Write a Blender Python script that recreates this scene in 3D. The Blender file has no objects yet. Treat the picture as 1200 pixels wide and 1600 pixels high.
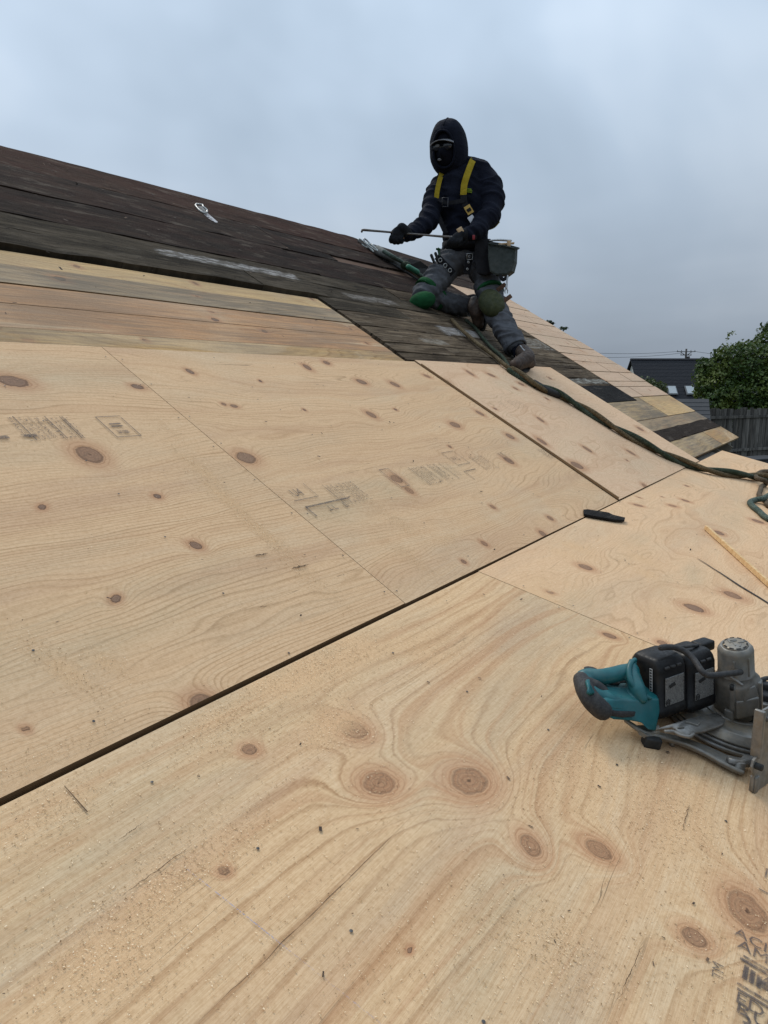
import bpy, bmesh, math, random
import numpy as np
from mathutils import Vector, Matrix
R = math.radians
rng = np.random.default_rng(7)
random.seed(7)
SC = bpy.context.scene
COL = SC.collection

# ------------------------------------------------------------------ camera, sky, sun, exposure
F_PX = 1161.14                                   # focal length in units of the 1200 x 1600 photograph
CAM = np.array([-3.356, -0.866, 0.521])
TH, PS = R(9.836), R(57.719)                     # pitch down, heading from +Y toward +X
FW = np.array([math.sin(PS)*math.cos(TH), math.cos(PS)*math.cos(TH), -math.sin(TH)])
RT = np.array([math.cos(PS), -math.sin(PS), 0.0])
UP = np.cross(RT, FW)
cam_d = bpy.data.cameras.new("camera")
cam = bpy.data.objects.new("camera", cam_d)
COL.objects.link(cam)
cam_d.sensor_fit = 'VERTICAL'
cam_d.sensor_height = 36.0
cam_d.sensor_width = 27.0
cam_d.lens = F_PX/1600*36.0
cam_d.clip_start = 0.05
cam_d.clip_end = 3000
cam.matrix_world = Matrix(((RT[0], UP[0], -FW[0], CAM[0]), (RT[1], UP[1], -FW[1], CAM[1]), (RT[2], UP[2], -FW[2], CAM[2]), (0, 0, 0, 1)))
SC.camera = cam

SUN_EL, SUN_AZ = R(52), math.atan2(0.42, 0.91)   # azimuth from +Y toward +X
sun_dir = np.array([math.cos(SUN_EL)*math.sin(SUN_AZ), math.cos(SUN_EL)*math.cos(SUN_AZ), math.sin(SUN_EL)])
world = bpy.data.worlds.new("World")
SC.world = world
world.use_nodes = True
wt = world.node_tree
wt.nodes.clear()
SUN_STRENGTH = 1.5
sd = bpy.data.lights.new("sun", 'SUN')
sd.energy = SUN_STRENGTH
sd.angle = R(22)
sd.color = (1.0, 0.93, 0.82)
sun = bpy.data.objects.new("sun", sd)
COL.objects.link(sun)
sun.location = (0, 0, 30)
sun.rotation_euler = Vector(sun_dir).to_track_quat('Z', 'Y').to_euler()
vs = SC.view_settings
vs.view_transform = 'Standard'
vs.look = 'None'
vs.exposure = 0.22
vs.gamma = 1.0
vs.use_curve_mapping = False


# ------------------------------------------------------------------ node helper
class NT:
    def __init__(s, tree):
        s.t = tree

    def n(s, typ, **kw):
        nd = s.t.nodes.new(typ)
        for k, v in kw.items():
            setattr(nd, k, v)
        return nd

    def put(s, sock, v):
        if v is None:
            return
        if hasattr(v, 'is_linked') or isinstance(v, bpy.types.NodeSocket):
            s.t.links.new(v, sock)
        elif isinstance(v, (tuple, list)) and len(v) == 3 and sock.type == 'RGBA':
            sock.default_value = (*v, 1)
        else:
            sock.default_value = v

    def math(s, op, a, b=None, c=None, clamp=False):
        nd = s.n('ShaderNodeMath', operation=op, use_clamp=clamp)
        s.put(nd.inputs[0], a)
        s.put(nd.inputs[1], b)
        s.put(nd.inputs[2], c)
        return nd.outputs[0]

    def mix(s, f, a, b, mode='MIX'):
        nd = s.n('ShaderNodeMix', data_type='RGBA', blend_type=mode)
        s.put(nd.inputs[0], f)
        s.put(nd.inputs[6], a)
        s.put(nd.inputs[7], b)
        return nd.outputs[2]

    def vmul(s, v, k, off=(0, 0, 0)):
        nd = s.n('ShaderNodeMapping')
        s.put(nd.inputs[0], v)
        nd.inputs['Scale'].default_value = k
        nd.inputs['Location'].default_value = off
        return nd.outputs[0]

    def noise(s, v, scale=1.0, detail=3.0, rough=0.55, dist=0.0, out=0):
        nd = s.n('ShaderNodeTexNoise')
        s.put(nd.inputs['Vector'], v)
        nd.inputs['Scale'].default_value = scale
        nd.inputs['Detail'].default_value = detail
        nd.inputs['Roughness'].default_value = rough
        nd.inputs['Distortion'].default_value = dist
        return nd.outputs[out]

    def ss(s, x, a, b, lo=0.0, hi=1.0):
        nd = s.n('ShaderNodeMapRange', interpolation_type='SMOOTHSTEP')
        s.put(nd.inputs[0], x)
        s.put(nd.inputs[1], a)
        s.put(nd.inputs[2], b)
        s.put(nd.inputs[3], lo)
        s.put(nd.inputs[4], hi)
        return nd.outputs[0]

    def ramp(s, f, stops):
        nd = s.n('ShaderNodeValToRGB')
        el = nd.color_ramp.elements
        while len(el) < len(stops):
            el.new(0.5)
        for e, (p, c) in zip(el, stops):
            e.position = p
            e.color = (*c, 1) if len(c) == 3 else c
        s.put(nd.inputs[0], f)
        return nd.outputs[0]

    def attr(s, name, typ='GEOMETRY'):
        nd = s.n('ShaderNodeAttribute', attribute_type=typ, attribute_name=name)
        return nd

    def bump(s, h, strength=0.3, dist=0.01):
        nd = s.n('ShaderNodeBump')
        nd.inputs['Strength'].default_value = strength
        nd.inputs['Distance'].default_value = dist
        s.put(nd.inputs['Height'], h)
        return nd.outputs[0]


def material(name):
    m = bpy.data.materials.new(name)
    m.use_nodes = True
    t = m.node_tree
    t.nodes.clear()
    k = NT(t)
    out = k.n('ShaderNodeOutputMaterial')
    b = k.n('ShaderNodeBsdfPrincipled')
    t.links.new(b.outputs[0], out.inputs[0])
    k.out = out
    k.b = b
    return m, k


def finish(k, col=None, rough=None, normal=None, metal=None, spec=None, sheen=None):
    k.put(k.b.inputs['Base Color'], col)
    k.put(k.b.inputs['Roughness'], rough)
    k.put(k.b.inputs['Normal'], normal)
    k.put(k.b.inputs['Metallic'], metal)
    k.put(k.b.inputs['Specular IOR Level'], spec)
    if sheen:
        k.b.inputs['Sheen Weight'].default_value = sheen
        k.b.inputs['Sheen Roughness'].default_value = 0.6


def objco(k):
    return k.n('ShaderNodeTexCoord').outputs['Object']


# ------------------------------------------------------------------ world sky: thin Nishita sky behind an overcast layer
k = NT(wt)
wo = k.n('ShaderNodeOutputWorld')
sky = k.n('ShaderNodeTexSky', sky_type='NISHITA', sun_disc=False, sun_elevation=SUN_EL, sun_rotation=SUN_AZ, dust_density=4.0)
bg1 = k.n('ShaderNodeBackground')
wt.links.new(sky.outputs[0], bg1.inputs[0])
bg1.inputs[1].default_value = 0.06
gen = k.n('ShaderNodeTexCoord').outputs['Generated']
sep = k.n('ShaderNodeSeparateXYZ')
wt.links.new(gen, sep.inputs[0])
zz = sep.outputs[2]
dv = k.math('MAXIMUM', k.math('ADD', zz, 0.16), 0.1)
flat = k.n('ShaderNodeCombineXYZ')
k.put(flat.inputs[0], k.math('DIVIDE', sep.outputs[0], dv))
k.put(flat.inputs[1], k.math('DIVIDE', sep.outputs[1], dv))
flat.inputs[2].default_value = 0.0
cl = k.noise(flat.outputs[0], 0.42, 4.0, 0.5, 0.3)
cl2 = k.noise(gen, 2.2, 4.0, 0.55, 0.2)
cmix = k.math('ADD', k.math('MULTIPLY', cl, 0.48), k.math('MULTIPLY', cl2, 0.52))
ccol = k.ramp(cmix, [(0.36, (0.315, 0.400, 0.500)), (0.50, (0.440, 0.540, 0.660)), (0.62, (0.610, 0.705, 0.815))])
# slow fall of brightness away from the hidden sun, and with it toward the horizon
dotn = k.n('ShaderNodeVectorMath', operation='DOT_PRODUCT')
k.put(dotn.inputs[0], gen)
dotn.inputs[1].default_value = tuple(sun_dir)
away = k.ss(dotn.outputs['Value'], 0.25, 0.85, 0.86, 1.06)
cie = k.math('ADD', 0.64, k.math('MULTIPLY', k.math('MAXIMUM', zz, 0.0), 1.28))    # CIE overcast law (1 + 2 sin el)
hz = k.ss(zz, -0.02, 0.22, 1.06, 1.0)
lum = k.math('MULTIPLY', k.math('MULTIPLY', away, cie), hz)
warm = k.mix(k.ss(zz, 0.0, 0.30, 0.55, 0.0), ccol, (0.42, 0.475, 0.56))
bg2 = k.n('ShaderNodeBackground')
wt.links.new(warm, bg2.inputs[0])
k.put(bg2.inputs[1], lum)
mxs = k.n('ShaderNodeMixShader')
mxs.inputs[0].default_value = 0.92
wt.links.new(bg1.outputs[0], mxs.inputs[1])
wt.links.new(bg2.outputs[0], mxs.inputs[2])
wt.links.new(mxs.outputs[0], wo.inputs[0])

# ------------------------------------------------------------------ geometry of the two roof planes
A1, A2 = R(30.525), R(14.289)


def ray(px, py):
    return FW+(px-600)/F_PX*RT-(py-800)/F_PX*UP


def hit(px, py, a, h=0.0):
    n = np.array([0, -math.sin(a), math.cos(a)])
    d = ray(px, py)
    t = (h-CAM@n)/(d@n)
    P = CAM+t*d
    return P[0], P[1]*math.cos(a)+P[2]*math.sin(a), t


def U1(px, py, h=0.0):
    return hit(px, py, A1, h)[:2]


def U2(px, py, h=0.0):
    return hit(px, py, A2, h)[:2]


def W(u, v, h, a):
    return np.array([u, v*math.cos(a)-h*math.sin(a), v*math.sin(a)+h*math.cos(a)])


def W1(u, v, h=0.0):
    return W(u, v, h, A1)


def W2(u, v, h=0.0):
    return W(u, v, h, A2)


def at(px, py, t):
    return CAM+t*ray(px, py)


def on1(px, py, h=0.0):
    return W1(*U1(px, py, h), h)


def on2(px, py, h=0.0):
    return W2(*U2(px, py, h), h)


# ------------------------------------------------------------------ noise in numpy
def _hash(ix, iy, iz, seed):
    n = (ix*374761393+iy*668265263+iz*2147483647+seed*974634541) & 0xffffffff
    n = ((n ^ (n >> 13))*1274126177) & 0xffffffff
    n = ((n ^ (n >> 16))*2246822519) & 0xffffffff
    return ((n ^ (n >> 15)) & 0xffffff)/float(0xffffff)


def vnoise(x, y, z=0.0, seed=0):
    x, y, z = np.broadcast_arrays(np.asarray(x, float), np.asarray(y, float), np.asarray(z, float))
    ix, iy, iz = [np.floor(q).astype(np.int64) for q in (x, y, z)]
    fx, fy, fz = x-ix, y-iy, z-iz
    fx, fy, fz = [q*q*q*(q*(q*6-15)+10) for q in (fx, fy, fz)]
    r = 0
    for dx in (0, 1):
        wx = fx if dx else 1-fx
        for dy in (0, 1):
            wy = fy if dy else 1-fy
            for dz in (0, 1):
                wz = fz if dz else 1-fz
                r = r+wx*wy*wz*_hash(ix+dx, iy+dy, iz+dz, seed)
    return r*2-1


def fbm(x, y, z=0.0, seed=0, o=3):
    r, a = 0, 1.0
    for i in range(o):
        r = r+a*vnoise(x*2**i, y*2**i, np.asarray(z)*2**i, seed+i*17)
        a *= 0.5
    return r


# ------------------------------------------------------------------ mesh helpers
ORG = {}


def tag(o, label=None, cat=None, group=None, kind=None):
    if label:
        o['label'] = label
    if cat:
        o['category'] = cat
    if group:
        o['group'] = group
    if kind:
        o['kind'] = kind
    return o


def thing(name, loc, label, cat, group=None):
    o = bpy.data.objects.new(name, None)
    o.empty_display_size = 0.1
    COL.objects.link(o)
    o.location = Vector(loc)
    ORG[o.name] = np.array(loc, float)
    return tag(o, label, cat, group)


def mesh_obj(name, V, F, mat=None, parent=None, smooth=True, loc=None):
    """V in world coordinates; stored relative to its thing's base (or loc)."""
    V = np.asarray(V, float)
    org = ORG[parent.name] if parent is not None else (np.array(loc, float) if loc is not None else np.zeros(3))
    me = bpy.data.meshes.new(name)
    me.from_pydata((V-org).tolist(), [], F if isinstance(F, list) else F.tolist())
    me.update()
    if smooth:
        me.shade_smooth()
    if mat is not None:
        for m in (mat if isinstance(mat, (list, tuple)) else [mat]):
            me.materials.append(m)
    o = bpy.data.objects.new(name, me)
    COL.objects.link(o)
    if parent is not None:
        o.parent = parent
    elif loc is not None:
        o.location = Vector(loc)
    ORG[o.name] = org
    return o


class MB:
    def __init__(s):
        s.V = []
        s.F = []

    def add(s, V, F):
        b = len(s.V)
        s.V += [tuple(map(float, v)) for v in V]
        s.F += [tuple(i+b for i in f) for f in F]
        return s

    def build(s, name, mat, parent=None, smooth=True, loc=None):
        return mesh_obj(name, np.array(s.V), s.F, mat, parent, smooth, loc)


def frames(P):
    P = np.asarray(P, float)
    T = np.gradient(P, axis=0)
    T /= np.linalg.norm(T, axis=1)[:, None]+1e-12
    n = np.cross(T[0], [0, 0, 1.0])
    if np.linalg.norm(n) < 1e-3:
        n = np.cross(T[0], [1.0, 0, 0])
    n /= np.linalg.norm(n)
    N = [n]
    for i in range(1, len(P)):
        n = N[-1]-T[i]*(N[-1]@T[i])
        n /= np.linalg.norm(n)+1e-12
        N.append(n)
    N = np.array(N)
    return T, N, np.cross(T, N)


def smooth_path(P, n=40):
    """Catmull-Rom through the points."""
    P = np.asarray(P, float)
    Q = np.vstack([2*P[0]-P[1], P, 2*P[-1]-P[-2]])
    seg = len(P)-1
    out = []
    for q in np.linspace(0, seg-1e-9, n):
        i = int(q)
        t = q-i
        a, b, c, d = Q[i:i+4]
        out.append(0.5*((2*b)+(-a+c)*t+(2*a-5*b+4*c-d)*t*t+(-a+3*b-3*c+d)*t**3))
    return np.array(out)


def tube(P, r, n=10, round_cap=False):
    P = np.asarray(P, float)
    r = np.broadcast_to(np.asarray(r, float), (len(P),)).copy()
    if round_cap:
        d0 = P[0]-P[1]
        d0 /= np.linalg.norm(d0)
        d1 = P[-1]-P[-2]
        d1 /= np.linalg.norm(d1)
        pre = [P[0]+d0*r[0]*q for q in (0.97, 0.75, 0.4)]
        post = [P[-1]+d1*r[-1]*q for q in (0.4, 0.75, 0.97)]
        P = np.vstack([pre, P, post])
        r = np.concatenate([r[0]*np.array([0.24, 0.66, 0.92]), r, r[-1]*np.array([0.92, 0.66, 0.24])])
    T, N, B = frames(P)
    an = np.linspace(0, 2*np.pi, n, endpoint=False)
    V = []
    for i in range(len(P)):
        for q in an:
            V.append(P[i]+r[i]*(N[i]*math.cos(q)+B[i]*math.sin(q)))
    F = []
    for i in range(len(P)-1):
        for j in range(n):
            j2 = (j+1) % n
            F.append((i*n+j, i*n+j2, (i+1)*n+j2, (i+1)*n+j))
    F.append(tuple(range(n-1, -1, -1)))
    F.append(tuple((len(P)-1)*n+j for j in range(n)))
    return V, F


def loft(rings):
    """list of equally long closed point rings -> closed surface."""
    n = len(rings[0])
    V = [p for r in rings for p in r]
    F = []
    for i in range(len(rings)-1):
        for j in range(n):
            j2 = (j+1) % n
            F.append((i*n+j, i*n+j2, (i+1)*n+j2, (i+1)*n+j))
    F.append(tuple(range(n-1, -1, -1)))
    F.append(tuple((len(rings)-1)*n+j for j in range(n)))
    return V, F


def ring(c, ax, ay, n=16, e=2.0):
    """super-ellipse ring round c with half axes ax, ay (vectors)."""
    out = []
    for q in np.linspace(0, 2*np.pi, n, endpoint=False):
        cx, sx = math.cos(q), math.sin(q)
        out.append(np.asarray(c)+np.asarray(ax)*math.copysign(abs(cx)**(2/e), cx)+np.asarray(ay)*math.copysign(abs(sx)**(2/e), sx))
    return out


def ellipsoid(c, ax, ay, az, n=16, m=10):
    rings = []
    for i in range(m+1):
        ph = -math.pi/2+math.pi*(i+0.02)/(m+0.04)
        rings.append(ring(np.asarray(c)+np.asarray(az)*math.sin(ph), np.asarray(ax)*math.cos(ph), np.asarray(ay)*math.cos(ph), n))
    return loft(rings)


def bevel_box(c, ax, ay, az, bev=0.004, taper=(1, 1), seg=2):
    """box with half axes ax, ay, az (vectors) and rounded edges; the +az end scaled by taper."""
    bm = bmesh.new()
    la, lb, lc = [np.linalg.norm(q) for q in (ax, ay, az)]
    bmesh.ops.create_cube(bm, size=2.0)
    for v in bm.verts:
        kx, ky = (taper if v.co.z > 0 else (1, 1))
        v.co = (v.co.x*la*kx, v.co.y*lb*ky, v.co.z*lc)
    if bev > 0:
        bmesh.ops.bevel(bm, geom=bm.edges[:], offset=min(bev, la*0.45, lb*0.45, lc*0.45), segments=seg, profile=0.6, affect='EDGES')
    ux, uy, uz = [np.asarray(q)/np.linalg.norm(q) for q in (ax, ay, az)]
    bm.verts.ensure_lookup_table()
    V = [np.asarray(c)+ux*v.co.x+uy*v.co.y+uz*v.co.z for v in bm.verts]
    F = [tuple(v.index for v in f.verts) for f in bm.faces]
    bm.free()
    return V, F


def prism(poly, ext):
    """extrude a planar polygon (world points) by the vector ext."""
    n = len(poly)
    V = [np.asarray(p) for p in poly]+[np.asarray(p)+np.asarray(ext) for p in poly]
    F = [tuple(range(n-1, -1, -1)), tuple(range(n, 2*n))]
    F += [(i, (i+1) % n, (i+1) % n+n, i+n) for i in range(n)]
    return V, F


def organic(name, pieces, voxel, mat, parent, smooth_it=4, disp=None, sfac=0.5):
    """closed overlapping pieces -> one continuous skin."""
    mb = MB()
    for V, F in pieces:
        mb.add(V, F)
    me = bpy.data.meshes.new("build")
    org = ORG[parent.name]
    me.from_pydata((np.array(mb.V)-org).tolist(), [], mb.F)
    bm = bmesh.new()
    bm.from_mesh(me)
    bmesh.ops.recalc_face_normals(bm, faces=bm.faces[:])
    bm.to_mesh(me)
    bm.free()
    o = bpy.data.objects.new("build", me)
    COL.objects.link(o)
    m = o.modifiers.new("r", 'REMESH')
    m.mode = 'VOXEL'
    m.voxel_size = voxel
    if smooth_it:
        s = o.modifiers.new("s", 'SMOOTH')
        s.iterations = smooth_it
        s.factor = sfac
    dg = bpy.context.evaluated_depsgraph_get()
    dg.update()
    ev = bpy.data.meshes.new_from_object(o.evaluated_get(dg))
    bpy.data.objects.remove(o)
    bpy.data.meshes.remove(me)
    ev.name = name
    if disp is not None:
        n = len(ev.vertices)
        co = np.empty(n*3)
        ev.vertices.foreach_get('co', co)
        co = co.reshape(-1, 3)
        no = np.empty(n*3)
        ev.vertices.foreach_get('normal', no)
        no = no.reshape(-1, 3)
        co = co+no*disp(co+org)[:, None]
        ne = len(ev.edges)
        ed = np.empty(ne*2, dtype=np.int32)
        ev.edges.foreach_get('vertices', ed)
        ed = ed.reshape(-1, 2)
        deg = np.bincount(ed.ravel(), minlength=n)[:, None]
        for _ in range(2):
            ac = np.zeros_like(co)
            np.add.at(ac, ed[:, 0], co[ed[:, 1]])
            np.add.at(ac, ed[:, 1], co[ed[:, 0]])
            co = co*.5+.5*ac/np.maximum(deg, 1)
        ev.vertices.foreach_set('co', co.ravel())
        ev.update()
    ev.materials.clear()
    ev.materials.append(mat)
    ev.shade_smooth()
    ob = bpy.data.objects.new(name, ev)
    COL.objects.link(ob)
    ob.parent = parent
    ORG[ob.name] = org
    return ob

# ------------------------------------------------------------------ wood materials


def ply_material(name, seed, pale=(0.60, 0.455, 0.315), dark=(0.400, 0.245, 0.125), contrast=0.6, fibre=0.8, grey=0.35, pink=0.35, weather=0.0, dust=1.0, sharp=0.5, bands=0.25, bs=0.3):
    m, k = material(name)
    co = objco(k)
    h = k.attr('ring').outputs['Fac']
    kd = k.attr('knot').outputs['Fac']
    kt = k.attr('knot_type').outputs['Fac']
    du = k.attr('dust').outputs['Fac']
    off = (seed*3.71, seed*1.93, seed)
    # growth lines: contours of the veneer's height field
    wob = k.noise(k.vmul(co, (7, 60, 1), off), 1.0, 4.0, 0.6)
    hh = k.math('ADD', h, k.math('MULTIPLY', k.math('SUBTRACT', wob, 0.5), 0.55))
    fr = k.math('FRACT', hh)
    fl = k.n('ShaderNodeTexWhiteNoise', noise_dimensions='1D')
    k.put(fl.inputs['W'], k.math('FLOOR', hh))
    line = k.math('MULTIPLY', k.ss(fr, sharp, 0.86), k.ss(fr, 0.86, 1.0, 1.0, 0.0))
    amp = k.math('MULTIPLY', line, k.math('ADD', 0.40, k.math('MULTIPLY', fl.outputs['Value'], 0.9)))
    fade = k.ss(k.noise(k.vmul(co, (1.6, 5, 1), (seed, 9, 0)), 1.0, 2.0), 0.30, 0.62, 0.25, 1.0)
    amp = k.math('MULTIPLY', amp, k.math('MULTIPLY', fade, contrast), clamp=True)
    col = k.mix(amp, pale, dark)
    # broad tone: pinkish heartwood bands, grey-green sap stain
    t1 = k.ss(k.noise(k.vmul(co, (0.7, 7, 1), (seed*2.1, 4, 0)), 1.0, 3.0, 0.55), 0.50, 0.70)
    col = k.mix(k.math('MULTIPLY', t1, pink), col, (0.520, 0.330, 0.205))
    t2 = k.ss(k.noise(k.vmul(co, (1.1, 4.2, 1), (seed*1.3, 14, 0)), 1.0, 4.0, 0.6), 0.46, 0.66)
    col = k.mix(k.math('MULTIPLY', t2, grey*0.5), col, (0.405, 0.355, 0.262))
    t3 = k.ss(k.noise(k.vmul(co, (2.0, 2.6, 1), (seed*4.3, 2, 0)), 1.0, 3.0, 0.5), 0.52, 0.72)
    col = k.mix(k.math('MULTIPLY', t3, 0.30), col, (0.610, 0.495, 0.345))
    sx_ = k.n('ShaderNodeSeparateXYZ')
    k.put(sx_.inputs[0], co)
    bv = k.n('ShaderNodeCombineXYZ')
    k.put(bv.inputs[0], k.math('ADD', k.math('MULTIPLY', sx_.outputs[0], 0.45), seed*5.1))
    k.put(bv.inputs[1], k.math('MULTIPLY', h, bs))
    b1 = k.noise(bv.outputs[0], 1.0, 4.0, 0.6, 0.15)
    col = k.mix(k.ss(b1, 0.53, 0.66, 0.0, bands), col, (0.470, 0.262, 0.138))
    col = k.mix(k.ss(b1, 0.46, 0.36, 0.0, bands*0.8), col, (0.690, 0.535, 0.355))
    stn = k.attr('stain').outputs['Fac']
    col = k.mix(k.math('MULTIPLY', stn, k.ss(k.noise(k.vmul(co, (4, 16, 1), off), 1.0, 4.0, 0.6), 0.30, 0.62, 0.10, 0.50)), col, (0.440, 0.380, 0.250))
    # fibres and short pores
    f1 = k.noise(k.vmul(co, (14, 520, 1), off), 1.0, 4.0, 0.65)
    f2 = k.noise(k.vmul(co, (45, 1300, 1), off), 1.0, 2.0, 0.6)
    fib = k.math('ADD', k.math('MULTIPLY', f1, 0.7), k.math('MULTIPLY', f2, 0.3))
    col = k.mix(k.ss(fib, 0.34, 0.70, 0.0, fibre*0.55), col, k.mix(1.0, col, (0.60, 0.48, 0.36), 'MULTIPLY'))
    mot = k.noise(co, 130, 3.0, 0.7)
    col = k.mix(k.ss(mot, 0.38, 0.72, 0.0, 0.45), col, k.mix(1.0, col, (0.72, 0.64, 0.55), 'MULTIPLY'))
    # knots
    kn = k.math('ADD', kd, k.math('MULTIPLY', k.math('SUBTRACT', k.noise(co, 48, 4.0, 0.65), 0.5), 0.50))
    halo = k.ss(kn, 1.0, 3.0, 0.60, 0.0)
    col = k.mix(halo, col, (0.425, 0.215, 0.115))
    r2_ = k.math('MULTIPLY', k.ss(k.math('SINE', k.math('MULTIPLY', kn, 17)), 0.1, 1.0), k.ss(kn, 1.0, 2.1, 0.60, 0.0))
    col = k.mix(r2_, col, (0.300, 0.150, 0.075))
    core_c = k.mix(k.noise(co, 160, 3.0, 0.7), (0.365, 0.190, 0.100), (0.240, 0.118, 0.062))
    core_d = k.mix(k.noise(co, 200, 3.0, 0.7), (0.100, 0.058, 0.044), (0.215, 0.155, 0.120))
    cr = k.math('SINE', k.math('MULTIPLY', kn, 21))
    core_c = k.mix(k.ss(cr, -0.2, 1.0, 0.0, 0.65), core_c, (0.145, 0.072, 0.040))
    crk = k.math('MULTIPLY', k.ss(k.math('ABSOLUTE', k.math('SUBTRACT', k.noise(co, 38, 2.0, .6), .5)), 0.0, 0.03, 1.0, 0.0), 0.75)
    core_c = k.mix(crk, core_c, (0.07, 0.036, 0.022))
    core = k.mix(kt, core_c, core_d)
    inside = k.math('MULTIPLY', k.ss(kn, 0.84, 1.10, 1.0, 0.0), k.math('ADD', 0.62, k.math('MULTIPLY', kt, 0.36)))
    col = k.mix(inside, col, core)
    rim = k.math('MULTIPLY', k.ss(kn, 0.78, 0.98), k.ss(kn, 0.98, 1.16, 1.0, 0.0))
    col = k.mix(k.math('MULTIPLY', rim, k.math('ADD', 0.30, k.math('MULTIPLY', kt, 0.6))), col, (0.085, 0.044, 0.028))
    ctr = k.math('MULTIPLY', k.ss(kn, 0.05, 0.22, 0.8, 0.0), 1.0)
    col = k.mix(ctr, col, (0.050, 0.028, 0.020))
    # splits running with the grain, pitch flecks, scuffs
    sp = k.noise(k.vmul(co, (1.7, 46, 1), (seed*7.7, 3, 0)), 1.0, 1.0)
    spm = k.math('MULTIPLY', k.ss(k.math('ABSOLUTE', k.math('SUBTRACT', sp, 0.5)), 0.0, 0.006, 1.0, 0.0),
                 k.ss(k.noise(k.vmul(co, (2.2, 9, 1), (seed, 33, 0)), 1.0, 2.0), 0.60, 0.68))
    col = k.mix(k.math('MULTIPLY', spm, 0.65), col, (0.10, 0.06, 0.035))
    vo = k.n('ShaderNodeTexVoronoi')
    k.put(vo.inputs['Vector'], k.vmul(co, (10, 17, 17), off))
    cellr = k.n('ShaderNodeSeparateColor')
    k.put(cellr.inputs[0], vo.outputs['Color'])
    fleck = k.math('MULTIPLY', k.ss(k.math('ADD', vo.outputs['Distance'], k.math('MULTIPLY', mot, 0.05)), 0.055, 0.075, 1.0, 0.0), k.ss(cellr.outputs[0], 0.76, 0.80))
    col = k.mix(k.math('MULTIPLY', fleck, 0.8), col, (0.070, 0.040, 0.028))
    # weathering
    if weather > 0:
        w1 = k.noise(k.vmul(co, (3, 45, 1), (seed*1.7, 6, 0)), 1.0, 5.0, 0.7)
        w2 = k.noise(k.vmul(co, (1.2, 3.0, 1), (seed*2.7, 6, 0)), 1.0, 3.0, 0.6)
        wf = k.ss(k.math('ADD', k.math('MULTIPLY', w1, 0.6), k.math('MULTIPLY', w2, 0.5)), 0.42, 0.66, 0.0, weather)
        col = k.mix(wf, col, (0.125, 0.105, 0.082))
    # sawdust film
    ds = k.noise(co, 420, 2.0, 0.8)
    ds2 = k.noise(co, 900, 1.0, 0.8)
    dm = k.math('MULTIPLY', du, k.ss(k.math('ADD', k.math('MULTIPLY', du, 0.20), ds), 0.46, 0.60), clamp=True)
    col = k.mix(k.math('MULTIPLY', dm, dust*0.75), col, k.mix(ds2, (0.38, 0.215, 0.100), (0.80, 0.55, 0.32)))
    bh = k.math('SUBTRACT', k.math('ADD', k.math('MULTIPLY', f1, 0.35), k.math('MULTIPLY', dm, 0.6)), k.math('ADD', k.math('MULTIPLY', line, 0.25), k.math('ADD', k.math('MULTIPLY', rim, 0.9), spm)))
    finish(k, col, 0.80, k.bump(bh, 0.45, 0.0015), spec=0.12)
    return m


def edge_material():
    m, k = material("ply_edge")
    co = objco(k)
    w = k.n('ShaderNodeTexWave', wave_type='BANDS', bands_direction='Z')
    k.put(w.inputs[0], co)
    w.inputs['Scale'].default_value = 70
    w.inputs['Distortion'].default_value = 0.5
    c = k.mix(w.outputs[0], (0.20, 0.11, 0.045), (0.38, 0.24, 0.11))
    c = k.mix(k.noise(k.vmul(co, (40, 40, 300)), 1.0, 3.0), c, (0.17, 0.10, 0.05))
    finish(k, c, 0.8)
    return m


EDGE = edge_material()


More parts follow.
